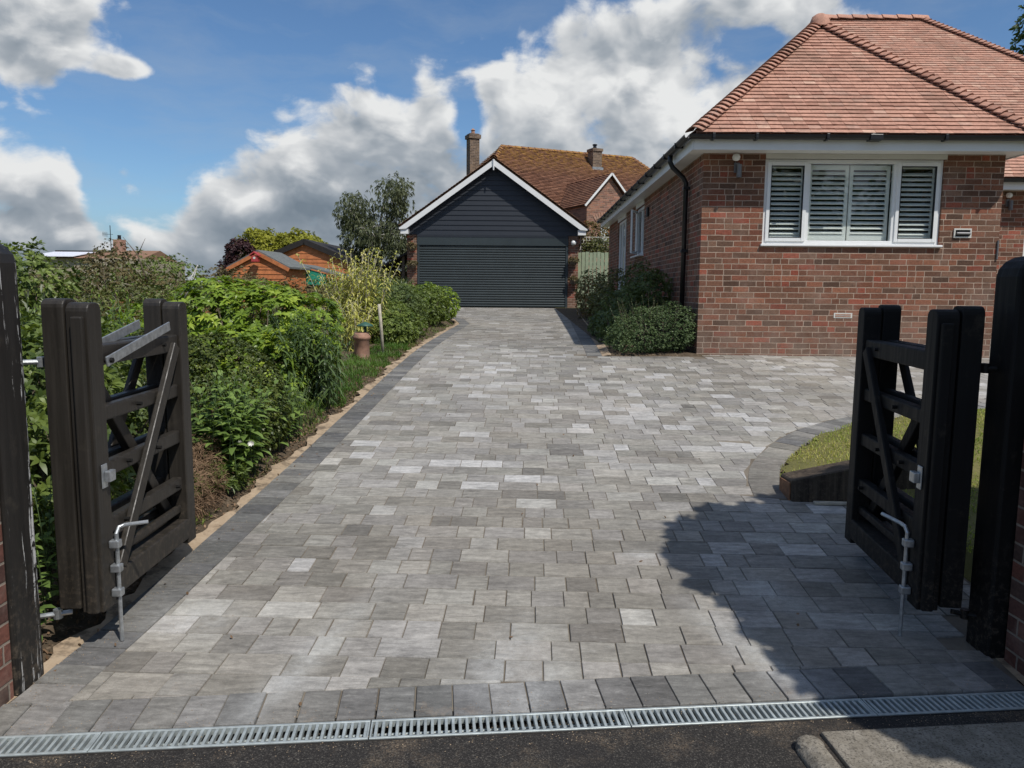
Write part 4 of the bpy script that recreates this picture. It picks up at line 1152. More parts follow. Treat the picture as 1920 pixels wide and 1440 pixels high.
def wall_pot(x, z, lab):
    rt = empty('wall_planter', lab, 'planter', (x-.62,24.4,z), 0, 'planters on the garage brick piers')
    mb = MB(); mb.lathe([(.02,-.14),(.09,-.10),(.13,0),(.135,.02),(.11,.02)], 12, (0,-.14,0)); mb.build('basket', M['bark'], rt)
    mb = MB(); mb.box((-.015,-.02,-.1),(.015,-.001,.14)); mb.beam((0,-.02,.12),(0,-.2,.03),.015,.015); mb.build('hook', M['black_pvc'], rt)
    rng = np.random.default_rng(int(z*100)); P, N = blob_points([(0,-.15,.05,.15,.12,.09)], 90, rng, .4)
    leaf_mesh('foliage', rosette(P, N+np.array([[0,0,.3]]), 3, .07, .03, rng), rng.uniform(.1,.6,270), M['lf_hedge_brown'], rt)
for x, z, lab in ((-2.55,2.85,'dry planter on the left garage pier, upper of the two'),(-2.52,2.3,'dry planter on the left garage pier, lower of the two'),
                  (2.5,2.45,'dry planter on the right garage pier, upper of the two'),(2.52,1.85,'dry planter on the right garage pier, lower of the two')): wall_pot(x, z, lab)
# lean-to on the left of the garage
LT = empty('lean_to', 'small dark lean-to shelter against the left side of the garage', 'shelter', (-4.25,25.0,1))
mb = MB(); mb.prism([(-.05,1.16),(.92,1.68),(.92,1.74),(-.05,1.22)], -.3, 2.5, 'y'); mb.build('roof', M['black_felt'], LT)
for x in (.02, .7):
    mb = MB(); mb.box((x,-.2,-.1),(x+.09,-.11,1.21+.535*x)); mb.build('post', M['bark'], LT)
mb = MB(); mb.box((0,1.2,-.1),(.9,1.3,1.15)); mb.build('back_panel', M['bark'], LT)

# ================================================================== FENCE GATE, TRELLIS
FG = empty('board_fence', 'sage green vertical board fence between garage and bungalow', 'fence', (2.06,24.75,.95))
mb = MB()
for i in range(11): mb.box((i*.122,-.012 if i % 2 else 0,0),(i*.122+.105,.012 if i % 2 else .022,1.80+.012*(i % 3)))
mb.build('boards', M['green_wood'], FG)
mb = MB(); mb.box((0,.023,.35),(1.32,.06,.45)); mb.box((0,.023,1.4),(1.32,.06,1.5)); mb.build('rail', M['green_wood'], FG)
TR = empty('trellis', 'pale lattice trellis above the green board fence', 'trellis', (2.06,25.0,2.72))
mb = MB()
for i in range(15): mb.box((i*.092,0,0),(i*.092+.02,.012,.55))
for j in range(6): mb.box((0,.0125,j*.1+.02),(1.31,.024,j*.1+.04))
mb.build('lattice', M['cream'], TR)

# ================================================================== NEIGHBOUR HOUSE
NB = empty('neighbour_house', 'brick house with lichen-covered brown tile roof behind the garage', 'house', (-.6,38,1.0), math.atan2(3,6.72))
mb = MB(); zr = 7.42; ze = 4.05; run = 3.75; Lr = 7.36; hr = 3.2
tiled(mb, (-hr,-run,ze), (1,0,0), (0,1,0), (zr-ze)/run, lambda w: hr*w/run, lambda w: 2*hr+Lr-hr*w/run, run, .085, .19, rr, th=.016, lift=.03, jit=.005)
tiled(mb, (Lr+hr,-run,ze), (0,1,0), (-1,0,0), (zr-ze)/hr, lambda w: run*w/hr, lambda w: 2*run-run*w/hr, hr, .17, .4, rr, th=.016, lift=.03)
tiled(mb, (-hr,run,ze), (0,-1,0), (1,0,0), (zr-ze)/hr, lambda w: run*w/hr, lambda w: 2*run-run*w/hr, hr, .1, .2, rr, th=.016, lift=.03)
mb.add([(-hr,-run,ze-.03),(Lr+hr,-run,ze-.03),(Lr,0,zr-.03),(0,0,zr-.03),(-hr,run,ze-.03),(Lr+hr,run,ze-.03)], [(0,1,2,3),(1,5,2),(5,4,3,2),(4,0,3),(0,4,5,1)])
# cross gable roof
gx, gy, gzr, gze, ghw = 2.46, -6.0, 5.50, 4.15, 1.22
tq = (gzr-gze)/ghw
for sx in (-1, 1):
    tiled(mb, (gx+sx*ghw,gy-.15 if sx > 0 else -2.0,gze), (0,sx,0), (-sx,0,0), tq, lambda w: 0, lambda w: 4.1, ghw, .085, .19, rr, th=.014, lift=.02)
mb.add([(gx-ghw,gy-.15,gze-.03),(gx,gy-.15,gzr-.03),(gx+ghw,gy-.15,gze-.03),(gx-ghw,-1.9,gze-.03),(gx,-1.9,gzr-.03),(gx+ghw,-1.9,gze-.03)], [(0,1,4,3),(1,2,5,4)])
nr = mb.build('roof', M['tile_far'], NB, fixn=False)
mb = MB(); hips(mb, (0,0,zr+.05), (Lr,0,zr+.05), .35, .14, .1, rr, rise=.01); hips(mb, (-hr,-run,ze+.05), (0,0,zr+.05), .2, .14, .08, rr); hips(mb, (Lr+hr,-run,ze+.05), (Lr,0,zr+.05), .2, .14, .08, rr)
mb.build('ridge_tiles', M['tile_far'], nr, fixn=False)
mb = MB(); mb.box((4.47,-1.0,6.2),(4.98,-.47,7.5)); mb.box((4.43,-1.04,7.4),(5.02,-.43,7.53)); ch = mb.build('chimney', M['chimney_brick'], nr)
mb = MB(); mb.lathe([(.10,7.53),(.08,7.7),(.12,7.71),(.12,7.76),(.02,7.79)], 10, (4.72,-.72,0)); mb.build('chimney_cowl', M['black_pvc'], ch)
mb = MB(); mb.box((4.42,-1.06,6.30),(5.03,-1.01,6.62)); mb.build('flashing', M['galv'], ch)
mb = MB(); mb.box((-hr+.4,-run+.35,-.3),(Lr+hr-.4,run-.35,ze+.05)); mb.build('wall', M['brick_far'], NB)
mb = MB(); mb.prism([(gx-ghw+.12,-.3),(gx+ghw-.12,-.3),(gx+ghw-.12,gze),(gx,gzr-.12),(gx-ghw+.12,gze)], gy, -3.3, 'y'); mb.build('wall', M['brick_far'], NB)
for sx in (-1, 1):
    mb = MB(); mb.beam((gx,gy-.17,gzr-.01), (gx+sx*(ghw+.05),gy-.17,gze-.05-.01), .08, .03, (0,1,0)); 
    mb.build('barge_board', M['white'], NB)
mb = MB(); mb.box((gx-.42,gy-.03,2.5),(gx+.42,gy-.001,3.5)); nw = mb.build('window', M['white'], NB); mb = MB(); mb.box((gx-.35,gy-.036,2.6),(gx+.35,gy-.031,3.42)); mb.build('pane', M['glass'], nw)
mb = MB()
for i in range(13):
    t = math.radians(60+60*i/12); mb.beam((gx+1.3*math.cos(t),gy-.012,2.42+1.3*math.sin(t)-.0),(gx+1.5*math.cos(t),gy-.012,2.42+1.5*math.sin(t)),.1,.02,(0,1,0))
mb.build('brick_arch', M['terracotta'], NB)
mb = MB(); mb.box((-1.5,.3,3.5),(-1.02,.78,7.95)); mb.box((-1.56,.24,7.72),(-.96,.84,7.9)); mb.box((-1.62,.2,3.5),(-.92,.85,5.9)); ch = mb.build('chimney', M['chimney_brick'], NB)
mb = MB(); mb.lathe([(.1,7.95),(.08,8.12),(.12,8.13),(.02,8.22)], 10, (-1.26,.54,0)); mb.build('chimney_pot', M['terracotta'], ch)

# ================================================================== SHEDS
def shed(name, label, cat, loc, hw, hwall, rise, depth, wm, rm, over=.12, rz=0, fascia=None, bandh=.13, fo=.5):
    rt = empty(name, label, cat, loc, rz); mb = MB(); z = -.4; 
    while z < hwall:
        z2 = min(z+bandh, hwall); mb.add([(-hw,-.015,z),(hw,-.015,z),(hw,.0,z2),(-hw,.0,z2),(-hw,depth,z),(hw,depth,z),(hw,depth,z2),(-hw,depth,z2)], [(0,1,2,3),(1,5,6,2),(4,0,3,7),(5,4,7,6),(3,2,6,7)]); z = z2
    while z < hwall+rise-.02:
        z2 = min(z+bandh, hwall+rise); a = hw*(hwall+rise-z)/rise; b = hw*(hwall+rise-z2)/rise+.001
        mb.add([(-a,-.015,z),(a,-.015,z),(b,0,z2),(-b,0,z2),(-a,.04,z),(a,.04,z),(b,.04,z2),(-b,.04,z2)], [(0,1,2,3),(4,5,1,0),(1,5,6,2),(4,0,3,7),(3,2,6,7)]); z = z2
    mb.build('wall', wm, rt)
    mb = MB(); q = rise/hw; e = hw+over; th = .05
    for sx in (-1, 1):
        P = [(0,hwall+rise+.01),(sx*e,hwall+rise+.01-e*q),(sx*e,hwall+rise+.01-e*q+th),(0,hwall+rise+.01+th*1.2)]
        mb.prism(P, -over*fo, depth+over, 'y')
    mb.build('roof', rm, rt)
    for sx in (-1, 1):
        mb = MB(); mb.beam((0,-over*fo-.012,hwall+rise-.03), (sx*e,-over*fo-.012,hwall+rise-.03-e*q), .1 if fascia is None else .19, .02, (0,1,0)); mb.build('barge_board', fascia or wm, rt)
    return rt
s1 = shed('garden_shed', 'small orange timber shed with a grey felt roof beyond the hedges', 'shed', (-7.2,22,.9), .80, 1.24, .40, 1.5, M['orange_wood'], M['felt'], rz=math.radians(-6))
s2 = shed('timber_building', 'large orange timber building with a wide black gable roof behind the shed', 'outbuilding', (-7.75,29,.9), 1.62, 1.74, .66, 6, M['orange_wood'], M['black_felt'], over=.22, rz=math.radians(-3), fascia=M['black_felt'], bandh=.2, fo=.5)
s3 = empty('low_shed', 'low grey sloping roof with green sheeting between the two orange buildings', 'shed', (-5.9,23.6,.9))
mb = MB(); mb.prism([(-.65,1.35),(1.0,.92),(1.0,.97),(-.65,1.40)], -.1, 2.2, 'y'); mb.build('roof', M['felt'], s3)
mb = MB(); mb.box((-.4,.05,-.3),(.95,2,.9)); mb.build('wall', M['bark'], s3)
mb = MB(); mb.prism([(-.55,1.28),(.22,1.08),(.22,.7),(-.55,.8)], -.06, .03, 'y'); mb.build('green_sheet', M['green_tarp'], s3)
bb = empty('bird_box', 'small red box hung under the peak of the orange shed gable', 'bird box', (-7.19,21.72,2.42))
mb = MB(); mb.box((-.09,-.1,-.16),(.09,.08,.02)); mb.build('box', M['red_box'], bb, bevel=.01)
mb = MB(); mb.prism([(-.13,.0),(0,.09),(.13,0),(.13,.03),(0,.13),(-.13,.03)], -.13, .1, 'y'); mb.build('roof', M['red_box'], bb)
mb = MB(); mb.tube([(0,-.104,-.05),(0,-.096,-.05)], .035, 12); mb.build('entrance_hole', M['cream'], bb)
# far bungalow on the left
FB = empty('distant_house', 'distant low house at far left with a chimney and a glazed roof strip, its reflection painted white', 'house', (-22.6,40,.9))
mb = MB(); mb.box((-2.4,0,-.3),(3.6,5,2.1)); mb.build('wall', M['beige_wall'], FB)
mb = MB(); mb.prism([(-.2,2.1),(2.5,2.52),(5.2,2.1)], -2.5, 1.1, 'x'); mb.prism([(.2,2.1),(2.4,2.62),(4.6,2.1)], 1.1, 3.4, 'x'); fr_ = mb.build('roof', M['tile_garage'], FB)
mb = MB(); mb.prism([(-.3,2.16),(1.9,2.48),(1.9,2.51),(-.3,2.19)], -2.1, .15, 'x'); mb.build('roof_sheet', M['rooflight'], fr_)
mb = MB(); mb.box((-2.3,2.35,2.5),(1.0,2.6,2.6)); mb.build('ridge_capping', M['black_felt'], fr_)
mb = MB(); mb.box((.95,2.2,2.3),(1.4,2.7,3.2)); ch = mb.build('chimney', M['terracotta'], fr_)
mb = MB(); mb.lathe([(.1,3.2),(.09,3.42),(.12,3.44)], 8, (1.18,2.45,0)); mb.build('chimney_pot', M['black_pvc'], ch)
mb = MB(); mb.tube([(.78,2.3,2.4),(.78,2.3,3.95)], .02, 5)
for i in range(5): mb.tube([(.45+.02*i,2.15+.07*i,3.35),(.45+.02*i,2.15+.07*i,3.6)], .008, 4)
mb.tube([(.45,2.1,3.48),(.82,2.5,3.48)], .01, 4); mb.build('aerial', M['black_pvc'], FB)

# terracotta pot, stake, green lamp
PT = empty('chimney_planter', 'tall weathered terracotta chimney pot standing in the grass', 'pot', (-1.93,9.85,gz(-1.93,9.85)-.03))
mb = MB(); mb.lathe([(.105,-.02),(.10,.02),(.098,.27),(.112,.28),(.115,.31),(.10,.33),(.10,.36),(.085,.36),(.08,.3)], 16); mb.build('pot', M['terracotta'], PT, smooth=True)
mb = MB(); mb.lathe([(.0,.50),(.10,.46),(.11,.44),(.02,.44),(.015,.34)], 14, (.05,-.02,0)); mb.build('lid', M['seat_green'], PT, smooth=True)
mb = MB(); mb.tube([(-1.74,10.35,.6),(-1.76,10.33,1.0),(-1.78,10.3,1.33)], .022, 7); o = mb.build('garden_stake', M['pale_wood'], smooth=True); tag(o, 'pale wooden stake standing behind the terracotta pot', 'stake')
# ================================================================== PLANTS
def GZ(x, y): return gz(x, y)
# bright mexican orange type shrub
shrub('evergreen_shrub', 'large bright green glossy shrub filling the middle of the left bed', 'shrub', (-2.75,8.1,.45),
      [(-.35,.1,.80,.52,.5,.38),(.22,.0,.72,.44,.42,.36),(-.85,-.25,.58,.42,.42,.34),(.0,-.45,.42,.46,.36,.28),(.58,.15,.70,.33,.36,.32),(-.5,-.5,.38,.42,.34,.26),(-.1,.45,.86,.5,.4,.3)], M['lf_choisya'], 1500, 8, .085, .034, 1, depth=.07, bump_=.09, up=1.0, th=(1.0,1.5), clump=.18)
shrub('evergreen_shrub', 'bright green glossy shrub reaching down towards the grass behind the upright dark one', 'shrub', (-2.25,7.3,.38),
      [(-.1,0,.35,.42,.35,.36),(.2,.25,.5,.34,.3,.33)], M['lf_choisya'], 520, 8, .08, .03, 2, depth=.12, bump_=.2, up=.75, th=(.8,1.5))
# upright dark narrow-leaved plant
rg = random.Random(3)
stem_plant('laurel_plant', 'upright dark plant with drooping narrow leaves at the bed edge', 'plant', (-1.93,7.35,.42),
           [(rg.gauss(0,.13), rg.gauss(0,.13)) for _ in range(70)], .86, 30, .12, .024, M['lf_laurel'], 4, droop=.7, tilt=(1.1,1.9), lean=.14)
# clipped dome
shrub('clipped_dome_shrub', 'dense rounded olive green shrub with tiny leaves beside the folded left gate', 'shrub', (-2.35,5.95,.27),
      [(0,0,.40,.55,.5,.50),(-.5,.2,.42,.5,.5,.50),(.25,-.1,.28,.38,.4,.34)], M['lf_dome'], 6500, 6, .026, .013, 5, depth=.05, bump_=.05, up=.6, clump=.18)
# leafy plant in front
stem_plant('leafy_perennial', 'broad-leaved green perennial leaning over the sand edge near the left gate', 'plant', (-1.97,5.30,.24),
           [(max(-.35,min(.16,rg.gauss(0,.15))), rg.gauss(0,.17)) for _ in range(60)], .66, 15, .135, .054, M['lf_pointed'], 7, droop=.45, tilt=(.9,1.5), lean=.16)
stem_plant('leafy_perennial', 'broad-leaved green perennial behind the nearer one by the dome shrub', 'plant', (-1.92,6.0,.28),
           [(min(.14,rg.gauss(0,.12)), rg.gauss(0,.2)) for _ in range(38)], .55, 14, .115, .04, M['lf_pointed'], 8, droop=.5, tilt=(.8,1.5), lean=.14)
stem_plant('trailing_plant', 'thin strappy plant with arching blades at the sand edge', 'plant', (-1.86,6.5,.33),
           [(min(.1,rg.gauss(0,.07)), rg.gauss(0,.14)) for _ in range(50)], .34, 8, .16, .009, M['lf_mid'], 9, droop=.9, tilt=(.3,.9), lean=.3)
# white flowers
for i, (x, y, z) in enumerate(((-1.80,5.02,.50),(-1.74,5.06,.49))):
    fl = empty('white_flower', 'small white flower on the leafy perennial, ' + ('left of the pair' if i == 0 else 'right of the pair'), 'flower', (x,y,z), 0, 'white flowers on the perennial')
    rng = np.random.default_rng(40+i); n = 9; a = np.linspace(0, 2*PI, n, endpoint=False)
    D = np.stack([np.cos(a), -.5+.3*np.sin(a), np.sin(a)*.8+.4], 1); leaf_mesh('petals', leaf_arrays(np.zeros((n,3)), D, np.cross(D, np.roll(D,1,axis=0)), .028, .012, .1), np.full(n,.5), M['cream'], fl)
# dead heather
shrub('dead_heather', 'brown dried heather mound beside the far foot of the left gate', 'shrub', (-2.0,4.62,.13),
      [(0,0,.15,.2,.32,.20),(-.1,.35,.18,.22,.25,.24)], M['lf_dead'], 2600, 4, .045, .004, 10, depth=.5, up=.4, clump=.2, stems=False)
shrub('low_green_tuft', 'small fresh green tuft beside the dried heather', 'plant', (-1.90,5.0,.20),
      [(0,0,.08,.13,.2,.12),(-.12,-.3,.07,.1,.14,.1)], M['lf_mid'], 500, 5, .045, .010, 11, depth=.5, up=.9, stems=False)
# bamboo
stem_plant('yellow_bamboo', 'tall straw-yellow bamboo with arching dry leaves', 'bamboo', (-2.28,11.4,.62),
           [(rg.gauss(0,.20), rg.gauss(0,.14)) for _ in range(50)], 1.36, 46, .17, .026, M['lf_bamboo'], 12, droop=.85, tilt=(.5,1.4), lean=.10, stem_r=.007, mstem=M['pale_wood'], taper=False)
stem_plant('yellow_bamboo', 'lower straw-yellow bamboo clump spilling over behind the terracotta pot', 'bamboo', (-2.2,10.6,.58),
           [(rg.gauss(0,.13), rg.gauss(0,.1)) for _ in range(24)], .85, 26, .15, .021, M['lf_bamboo'], 13, droop=.9, tilt=(.5,1.5), lean=.16, stem_r=.005, mstem=M['pale_wood'], taper=False)
# bed further back
shrub('border_shrub', 'dark green leafy shrub behind the pale stake', 'shrub', (-1.95,11.9,.68), [(0,0,.36,.42,.5,.36),(.15,-.5,.25,.3,.35,.26)], M['lf_hedge_green'], 1500, 6, .06, .02, 14, depth=.3, up=.6)
shrub('border_shrub', 'olive and reddish shrub midway along the left bed', 'shrub', (-1.95,13.6,.74), [(0,0,.42,.42,.6,.44),(-.3,.3,.55,.4,.5,.42)], M['lf_dark'], 1300, 6, .065, .02, 15, depth=.3, up=.6)
shrub('border_shrub', 'bright green shrub at the front end of the low planting by the garage', 'shrub', (-1.72,14.9,.78), [(0,0,.42,.38,.6,.40),(.1,.6,.44,.36,.5,.36)], M['lf_mid'], 1300, 6, .06, .022, 17, depth=.25, up=.7)
shrub('border_shrub', 'rounded fresh green shrub nearest the garage door on the left', 'shrub', (-1.50,16.6,.82), [(0,0,.42,.36,.45,.36),(-.35,.3,.5,.36,.5,.34)], M['lf_choisya'], 1000, 6, .06, .024, 18, depth=.25, up=.8)
shrub('border_shrub', 'low dark shrub spilling on to the paving edge behind the grass', 'shrub', (-1.68,12.7,.72), [(0,0,.2,.26,.6,.22),(.02,-.8,.16,.2,.4,.17)], M['lf_mid'], 900, 6, .05, .017, 19, depth=.3, up=.6)
stem_plant('strap_leaf_plant', 'tall dark strap-leaved plant left of the roller door', 'plant', (-2.75,18.6,.85),
           [(rg.gauss(0,.18), rg.gauss(0,.15)) for _ in range(60)], .75, 13, .55, .03, M['lf_laurel'], 20, droop=.35, tilt=(.15,.6), lean=.12)
shrub('border_shrub', 'dark rounded shrub below the strap-leaved plant', 'shrub', (-2.6,17.6,.85), [(0,0,.3,.55,.5,.32)], M['lf_hedge'], 700, 6, .07, .022, 21, depth=.25)
# lime fern behind the gate, silver plants
stem_plant('lime_fern', 'lime green feathery plant showing above the left gate', 'fern', (-3.35,6.6,.4),
           [(rg.gauss(0,.22), rg.gauss(0,.22)) for _ in range(55)], 1.0, 20, .17, .024, M['lf_lime'], 22, droop=.5, tilt=(.6,1.2), lean=.12)
stem_plant('silver_thistle', 'silvery pale thistle-like plant left of the lime fern', 'plant', (-4.35,7.3,.4),
           [(rg.gauss(0,.35), rg.gauss(0,.2)) for _ in range(34)], 1.0, 11, .26, .04, M['lf_grey'], 23, droop=.4, tilt=(.5,1.1), lean=.14)
shrub('shade_shrub', 'mid green shrub filling the gap between the left post and the gate', 'shrub', (-2.45,4.1,.08),
      [(0,0,.45,.30,.5,.42),(-.3,.4,.75,.4,.5,.45),(-.1,-.45,.30,.28,.3,.3),(-.5,.9,.8,.5,.5,.5)], M['lf_mid'], 1900, 6, .07, .024, 24, depth=.35, up=.4)
shrub('shade_shrub', 'darker shrub low behind the bars of the left gate', 'shrub', (-2.7,5.0,.15),
      [(0,0,.4,.45,.4,.38),(-.6,.3,.6,.5,.5,.5),(-1.3,.5,.6,.6,.5,.5)], M['lf_dark'], 1500, 6, .065, .022, 25, depth=.3, up=.4)
stem_plant('broad_weed', 'tall broad-leaved weed growing up beside the foot of the left post', 'plant', (-2.06,3.35,.0),
           [(rg.gauss(0,.06), rg.gauss(0,.12)) for _ in range(12)], .62, 12, .11, .045, M['lf_pointed'], 26, droop=.4, tilt=(.8,1.4), lean=.08)

# hedgerow masses beyond the bed, each shrub on its own
hed = [
 ('tall_hedge_shrub','dark tangled hedge below the distant house','lf_hedge',(-6.1,10.4,.55),[(0,0,.55,.9,.7,.62),(-1.0,.2,.5,.8,.6,.6),(.9,.2,.5,.7,.6,.55)],2300,.05,30),
 ('tall_hedge_shrub','highest dark bush topped with ivy at the left skyline','lf_hedge_brown',(-6.5,12.4,.6),[(0,0,.85,.55,.5,.58),(.1,0,1.30,.34,.3,.36),(.75,.1,.7,.6,.5,.5),(-.8,0,.65,.7,.5,.52)],2300,.045,31),
 ('tall_hedge_shrub','brown-tinged hedge running right from the ivy-topped bush','lf_hedge_brown',(-4.5,12.6,.6),[(0,0,.72,.7,.6,.56),(.9,0,.6,.7,.6,.50)],1700,.045,32),
 ('tall_hedge_shrub','soft green rounded hedge left of the orange shed','lf_hedge_green',(-4.15,10.4,.6),[(0,0,.5,.75,.6,.5),(.7,.3,.5,.6,.5,.45),(-.7,.1,.4,.6,.5,.45)],2200,.045,33),
 ('tall_hedge_shrub','reddish brown low bush before the green rounded hedge','lf_red',(-3.9,8.9,.5),[(0,0,.42,.6,.5,.40),(.6,.1,.45,.5,.4,.40),(-.6,.2,.45,.5,.4,.4)],1400,.045,34),
 ('tall_hedge_shrub','fresh green bush at the far left behind the gate post','lf_hedge_green',(-5.0,8.2,.5),[(-.3,.2,.85,.5,.5,.66),(-.9,0,.8,.6,.5,.6)],1600,.07,35),
 ('tall_hedge_shrub','straggly dark shrub below the big bright green one','lf_dark',(-3.2,7.0,.4),[(0,0,.4,.5,.4,.40),(-.7,.1,.45,.5,.4,.42)],1100,.055,36),
 ('tall_hedge_shrub','brown hedge under the orange shed wall','lf_hedge_brown',(-4.3,14.6,.7),[(0,0,.5,.9,.6,.5),(1.1,0,.5,.8,.6,.48),(-1.1,0,.6,.9,.6,.55)],1500,.06,37),
 ('tall_hedge_shrub','green hedge between the orange shed and the bamboo','lf_hedge_green',(-3.6,17,.8),[(0,0,.45,.9,.6,.46),(1.0,.2,.45,.8,.6,.44)],1100,.07,38),
 ('tall_hedge_shrub','green bush rising left of the orange shed','lf_hedge_green',(-9.0,20.5,.8),[(0,0,.8,.9,.7,.8),(-1.2,0,.6,1.0,.7,.7),(1.0,-.5,.4,.7,.6,.6)],1500,.08,39),
 ('tall_hedge_shrub','dark bush in front of the distant chimney','lf_hedge',(-11,22,.8),[(0,0,.9,1.5,.8,.9),(-2.2,0,.7,1.5,.8,.8)],1500,.09,41),
 ('tall_hedge_shrub','grey-green bush between the garage and the bamboo','lf_hedge',(-3.6,21,.85),[(0,0,.6,.8,.6,.6),(-.9,.2,.6,.8,.6,.55)],1000,.08,42),
]
for nm, lab, m, loc, bl, n, L, sd in hed:
    shrub(nm, lab, 'shrub', loc, bl, M[m], n, 6, L, L*.42, sd, depth=.3, bump_=.2, up=.4, clump=.3, group='hedgerow shrubs beyond the left bed')
# bare branches leaning out of the hedge
mb = MB()
mb.tube([(-4.95,11.2,1.15),(-4.7,11.1,1.5),(-4.5,11.1,1.85)], [.014,.011,.006], 5); mb.tube([(-4.85,11.15,1.2),(-4.6,11.1,1.55),(-4.52,11.1,1.8)], [.01,.008,.004], 5)
tag(mb.build('bare_branch', M['pale_bark'], smooth=True), 'bare pale branch leaning out of the dark hedge', 'branch')
mb = MB()
mb.tube([(-6.6,14,1.6),(-6.75,14,2.1),(-7.0,14,2.42)], [.02,.012,.004], 5); mb.tube([(-6.75,14,2.1),(-6.6,14,2.4)], [.01,.003], 4)
tag(mb.build('bare_branch', M['bark'], smooth=True), 'thin dark twig rising against the sky left of the orange shed', 'branch')

# grit, sand grains and fallen leaves on the hard surfaces
def flat_s(fn):
    def f(rng, n):
        out = []
        while len(out) < n:
            x, y = fn(rng); out.append((x, y, g(y)+.0015 if y > dl(x) else .004))
        return np.array(out)
    return f
def near_edge(rng):
    if rng.uniform() < .5:
        y = 2.6+rng.exponential(3.); return interp(LO, y)+rng.exponential(.12), y
    x = rng.uniform(-1.8, 1.95); return x, dl(x)+rng.normal(-.14 if rng.uniform() < .6 else .02, .04)
blades('sand_grains', 2600, flat_s(near_edge), .0045, .0045, M['sand'], 31, lean=1.6)
def leaf_spots(rng):
    if rng.uniform() < .6:
        y = 2.7+rng.uniform(0, 9); return interp(LO, y)+rng.exponential(.16), y
    return rng.uniform(-1.5, 1.9), rng.uniform(2.1, 10)
blades('fallen_leaves', 90, flat_s(leaf_spots), .03, .014, M['lf_dead'], 32, lean=1.56)
# right-hand bed against the bungalow
def shoots(root, rng):
    mb = MB(); P = []; D = []; N = []
    for i in range(46):
        a = rng.uniform(0, 2*PI); q = math.sqrt(rng.uniform(0, 1)); x, y = .62*q*math.cos(a), .42*q*math.sin(a)
        z0 = .30+.22*math.sqrt(max(0, 1-q*q)); h = rng.uniform(.16, .34); lx, ly = x*.35+rng.normal(0, .04), y*.35+rng.normal(0, .04)
        mb.tube([(x*.8,y*.8,z0-.12),(x+lx*.3,y+ly*.3,z0+h*.5),(x+lx*.6,y+ly*.6,z0+h)], [.0025,.002,.001], 4)
        for j in range(9):
            t_ = j/9; b = rng.uniform(0, 2*PI); P.append((x+lx*.6*t_, y+ly*.6*t_, z0+h*t_)); d = np.array([math.cos(b), math.sin(b), .9]); D.append(d); N.append(np.cross(d, [math.sin(b), -math.cos(b), 0]))
    leaf_mesh('shoots', leaf_arrays(np.array(P), np.array(D), np.array(N), .032, .009, .1), rng.normal(.6,.2,len(P)), M['lf_hebe'], root)
    mb.build('stems', M['bark'], root)
shrub('round_grey_shrub', 'rounded grey-green small-leaved shrub at the corner of the bungalow', 'shrub', (1.98,10.85,.66),
      [(0,0,.32,.60,.42,.34),(-.25,-.05,.22,.42,.4,.28),(.28,.0,.38,.38,.4,.34)], M['lf_hebe'], 4600, 6, .032, .010, 50, depth=.3, bump_=.15, up=1.1, th=(.3,1.1), clump=.3, extra=shoots)
for i, (lab, m, loc, bl, n) in enumerate((
  ('dark leafy shrub just behind the rounded grey-green one', 'lf_dark', (1.95,12.5,.72), [(0,0,.45,.42,.55,.46),(.3,.1,.75,.34,.5,.42)], 1300),
  ('tall dark shrub against the wall under the nearer side window', 'lf_dark', (2.3,13.9,.74), [(0,0,.75,.38,.6,.58),(-.3,.2,.45,.4,.6,.42)], 1200),
  ('shaded shrub under the farther side window', 'lf_hedge', (2.15,16.2,.8), [(0,0,.6,.5,.9,.60),(-.25,-.6,.4,.4,.6,.42)], 1300),
  ('reddish shaded shrub leaning over the far right paving edge', 'lf_red', (1.95,18.4,.85), [(0,0,.5,.45,.9,.55)], 700),
  ('dark shrub nearest the green fence at the end of the right bed', 'lf_dark', (2.2,21.3,.9), [(0,0,.6,.5,1.1,.65)], 800),
  ('low dark shrub at the paving edge left of the rounded one', 'lf_dark', (1.60,12.0,.70), [(0,0,.25,.28,.7,.28),(-.02,1.2,.25,.26,.7,.28)], 900))):
    shrub('wall_shrub', lab, 'shrub', loc, bl, M[m], n, 6, .055, .022, 60+i, depth=.35, bump_=.18, up=.4, group='shaded shrubs along the bungalow side wall')
shrub('red_leaved_climber', 'rust-red leaved climber above the trellis between the two roofs', 'climber', (2.7,26.2,2.6), [(0,0,.75,.62,.4,.55),(.1,0,.2,.6,.35,.4)], M['lf_red'], 1100, 5, .07, .03, 70, depth=.4, bump_=.2)
shrub('trellis_climber', 'pale leafy climber growing through the trellis', 'climber', (2.75,24.92,2.65), [(0,0,.32,.65,.12,.28)], M['lf_hedge'], 420, 4, .06, .03, 71, depth=.6, bump_=.2, stems=False)

# trees
tree('birch_tree', 'thin grey-leaved tree with pale bare branches left of the garage', (-5.3,30,.9), 5.0, 1.6, M['lf_birch'], M['pale_bark'], 80, 5200, 4, .13, .045, .12,
     crown=[(-.75,0,3.6,.85,.9,.75),(.75,0,4.1,.95,.9,.85),(-.2,0,2.6,1.2,1.0,.9),(.9,0,2.4,1.0,1.0,1.1),(.3,0,1.4,1.5,1.0,.9)], droop=.8, weep=1.1, depth=.7, limbs=10)
tree('yellow_tree', 'yellow-green round tree behind the orange buildings', (-13.4,45,.9), 4.4, 1.9, M['lf_yellow'], M['bark'], 81, 7500, 5, .16, .08, .15, crown=[(-.9,0,2.5,1.9,1.5,1.55),(.9,0,2.6,1.6,1.4,1.35)], depth=.4)
tree('yellow_tree', 'paler small yellow-green tree at the right of the round one', (-11.2,44,.9), 3.6, 1.0, M['lf_yellow'], M['bark'], 82, 2200, 4, .15, .07, .12, crown=[(0,0,2.7,.9,.8,.8),(.8,0,2.1,.7,.7,.7)], depth=.6)
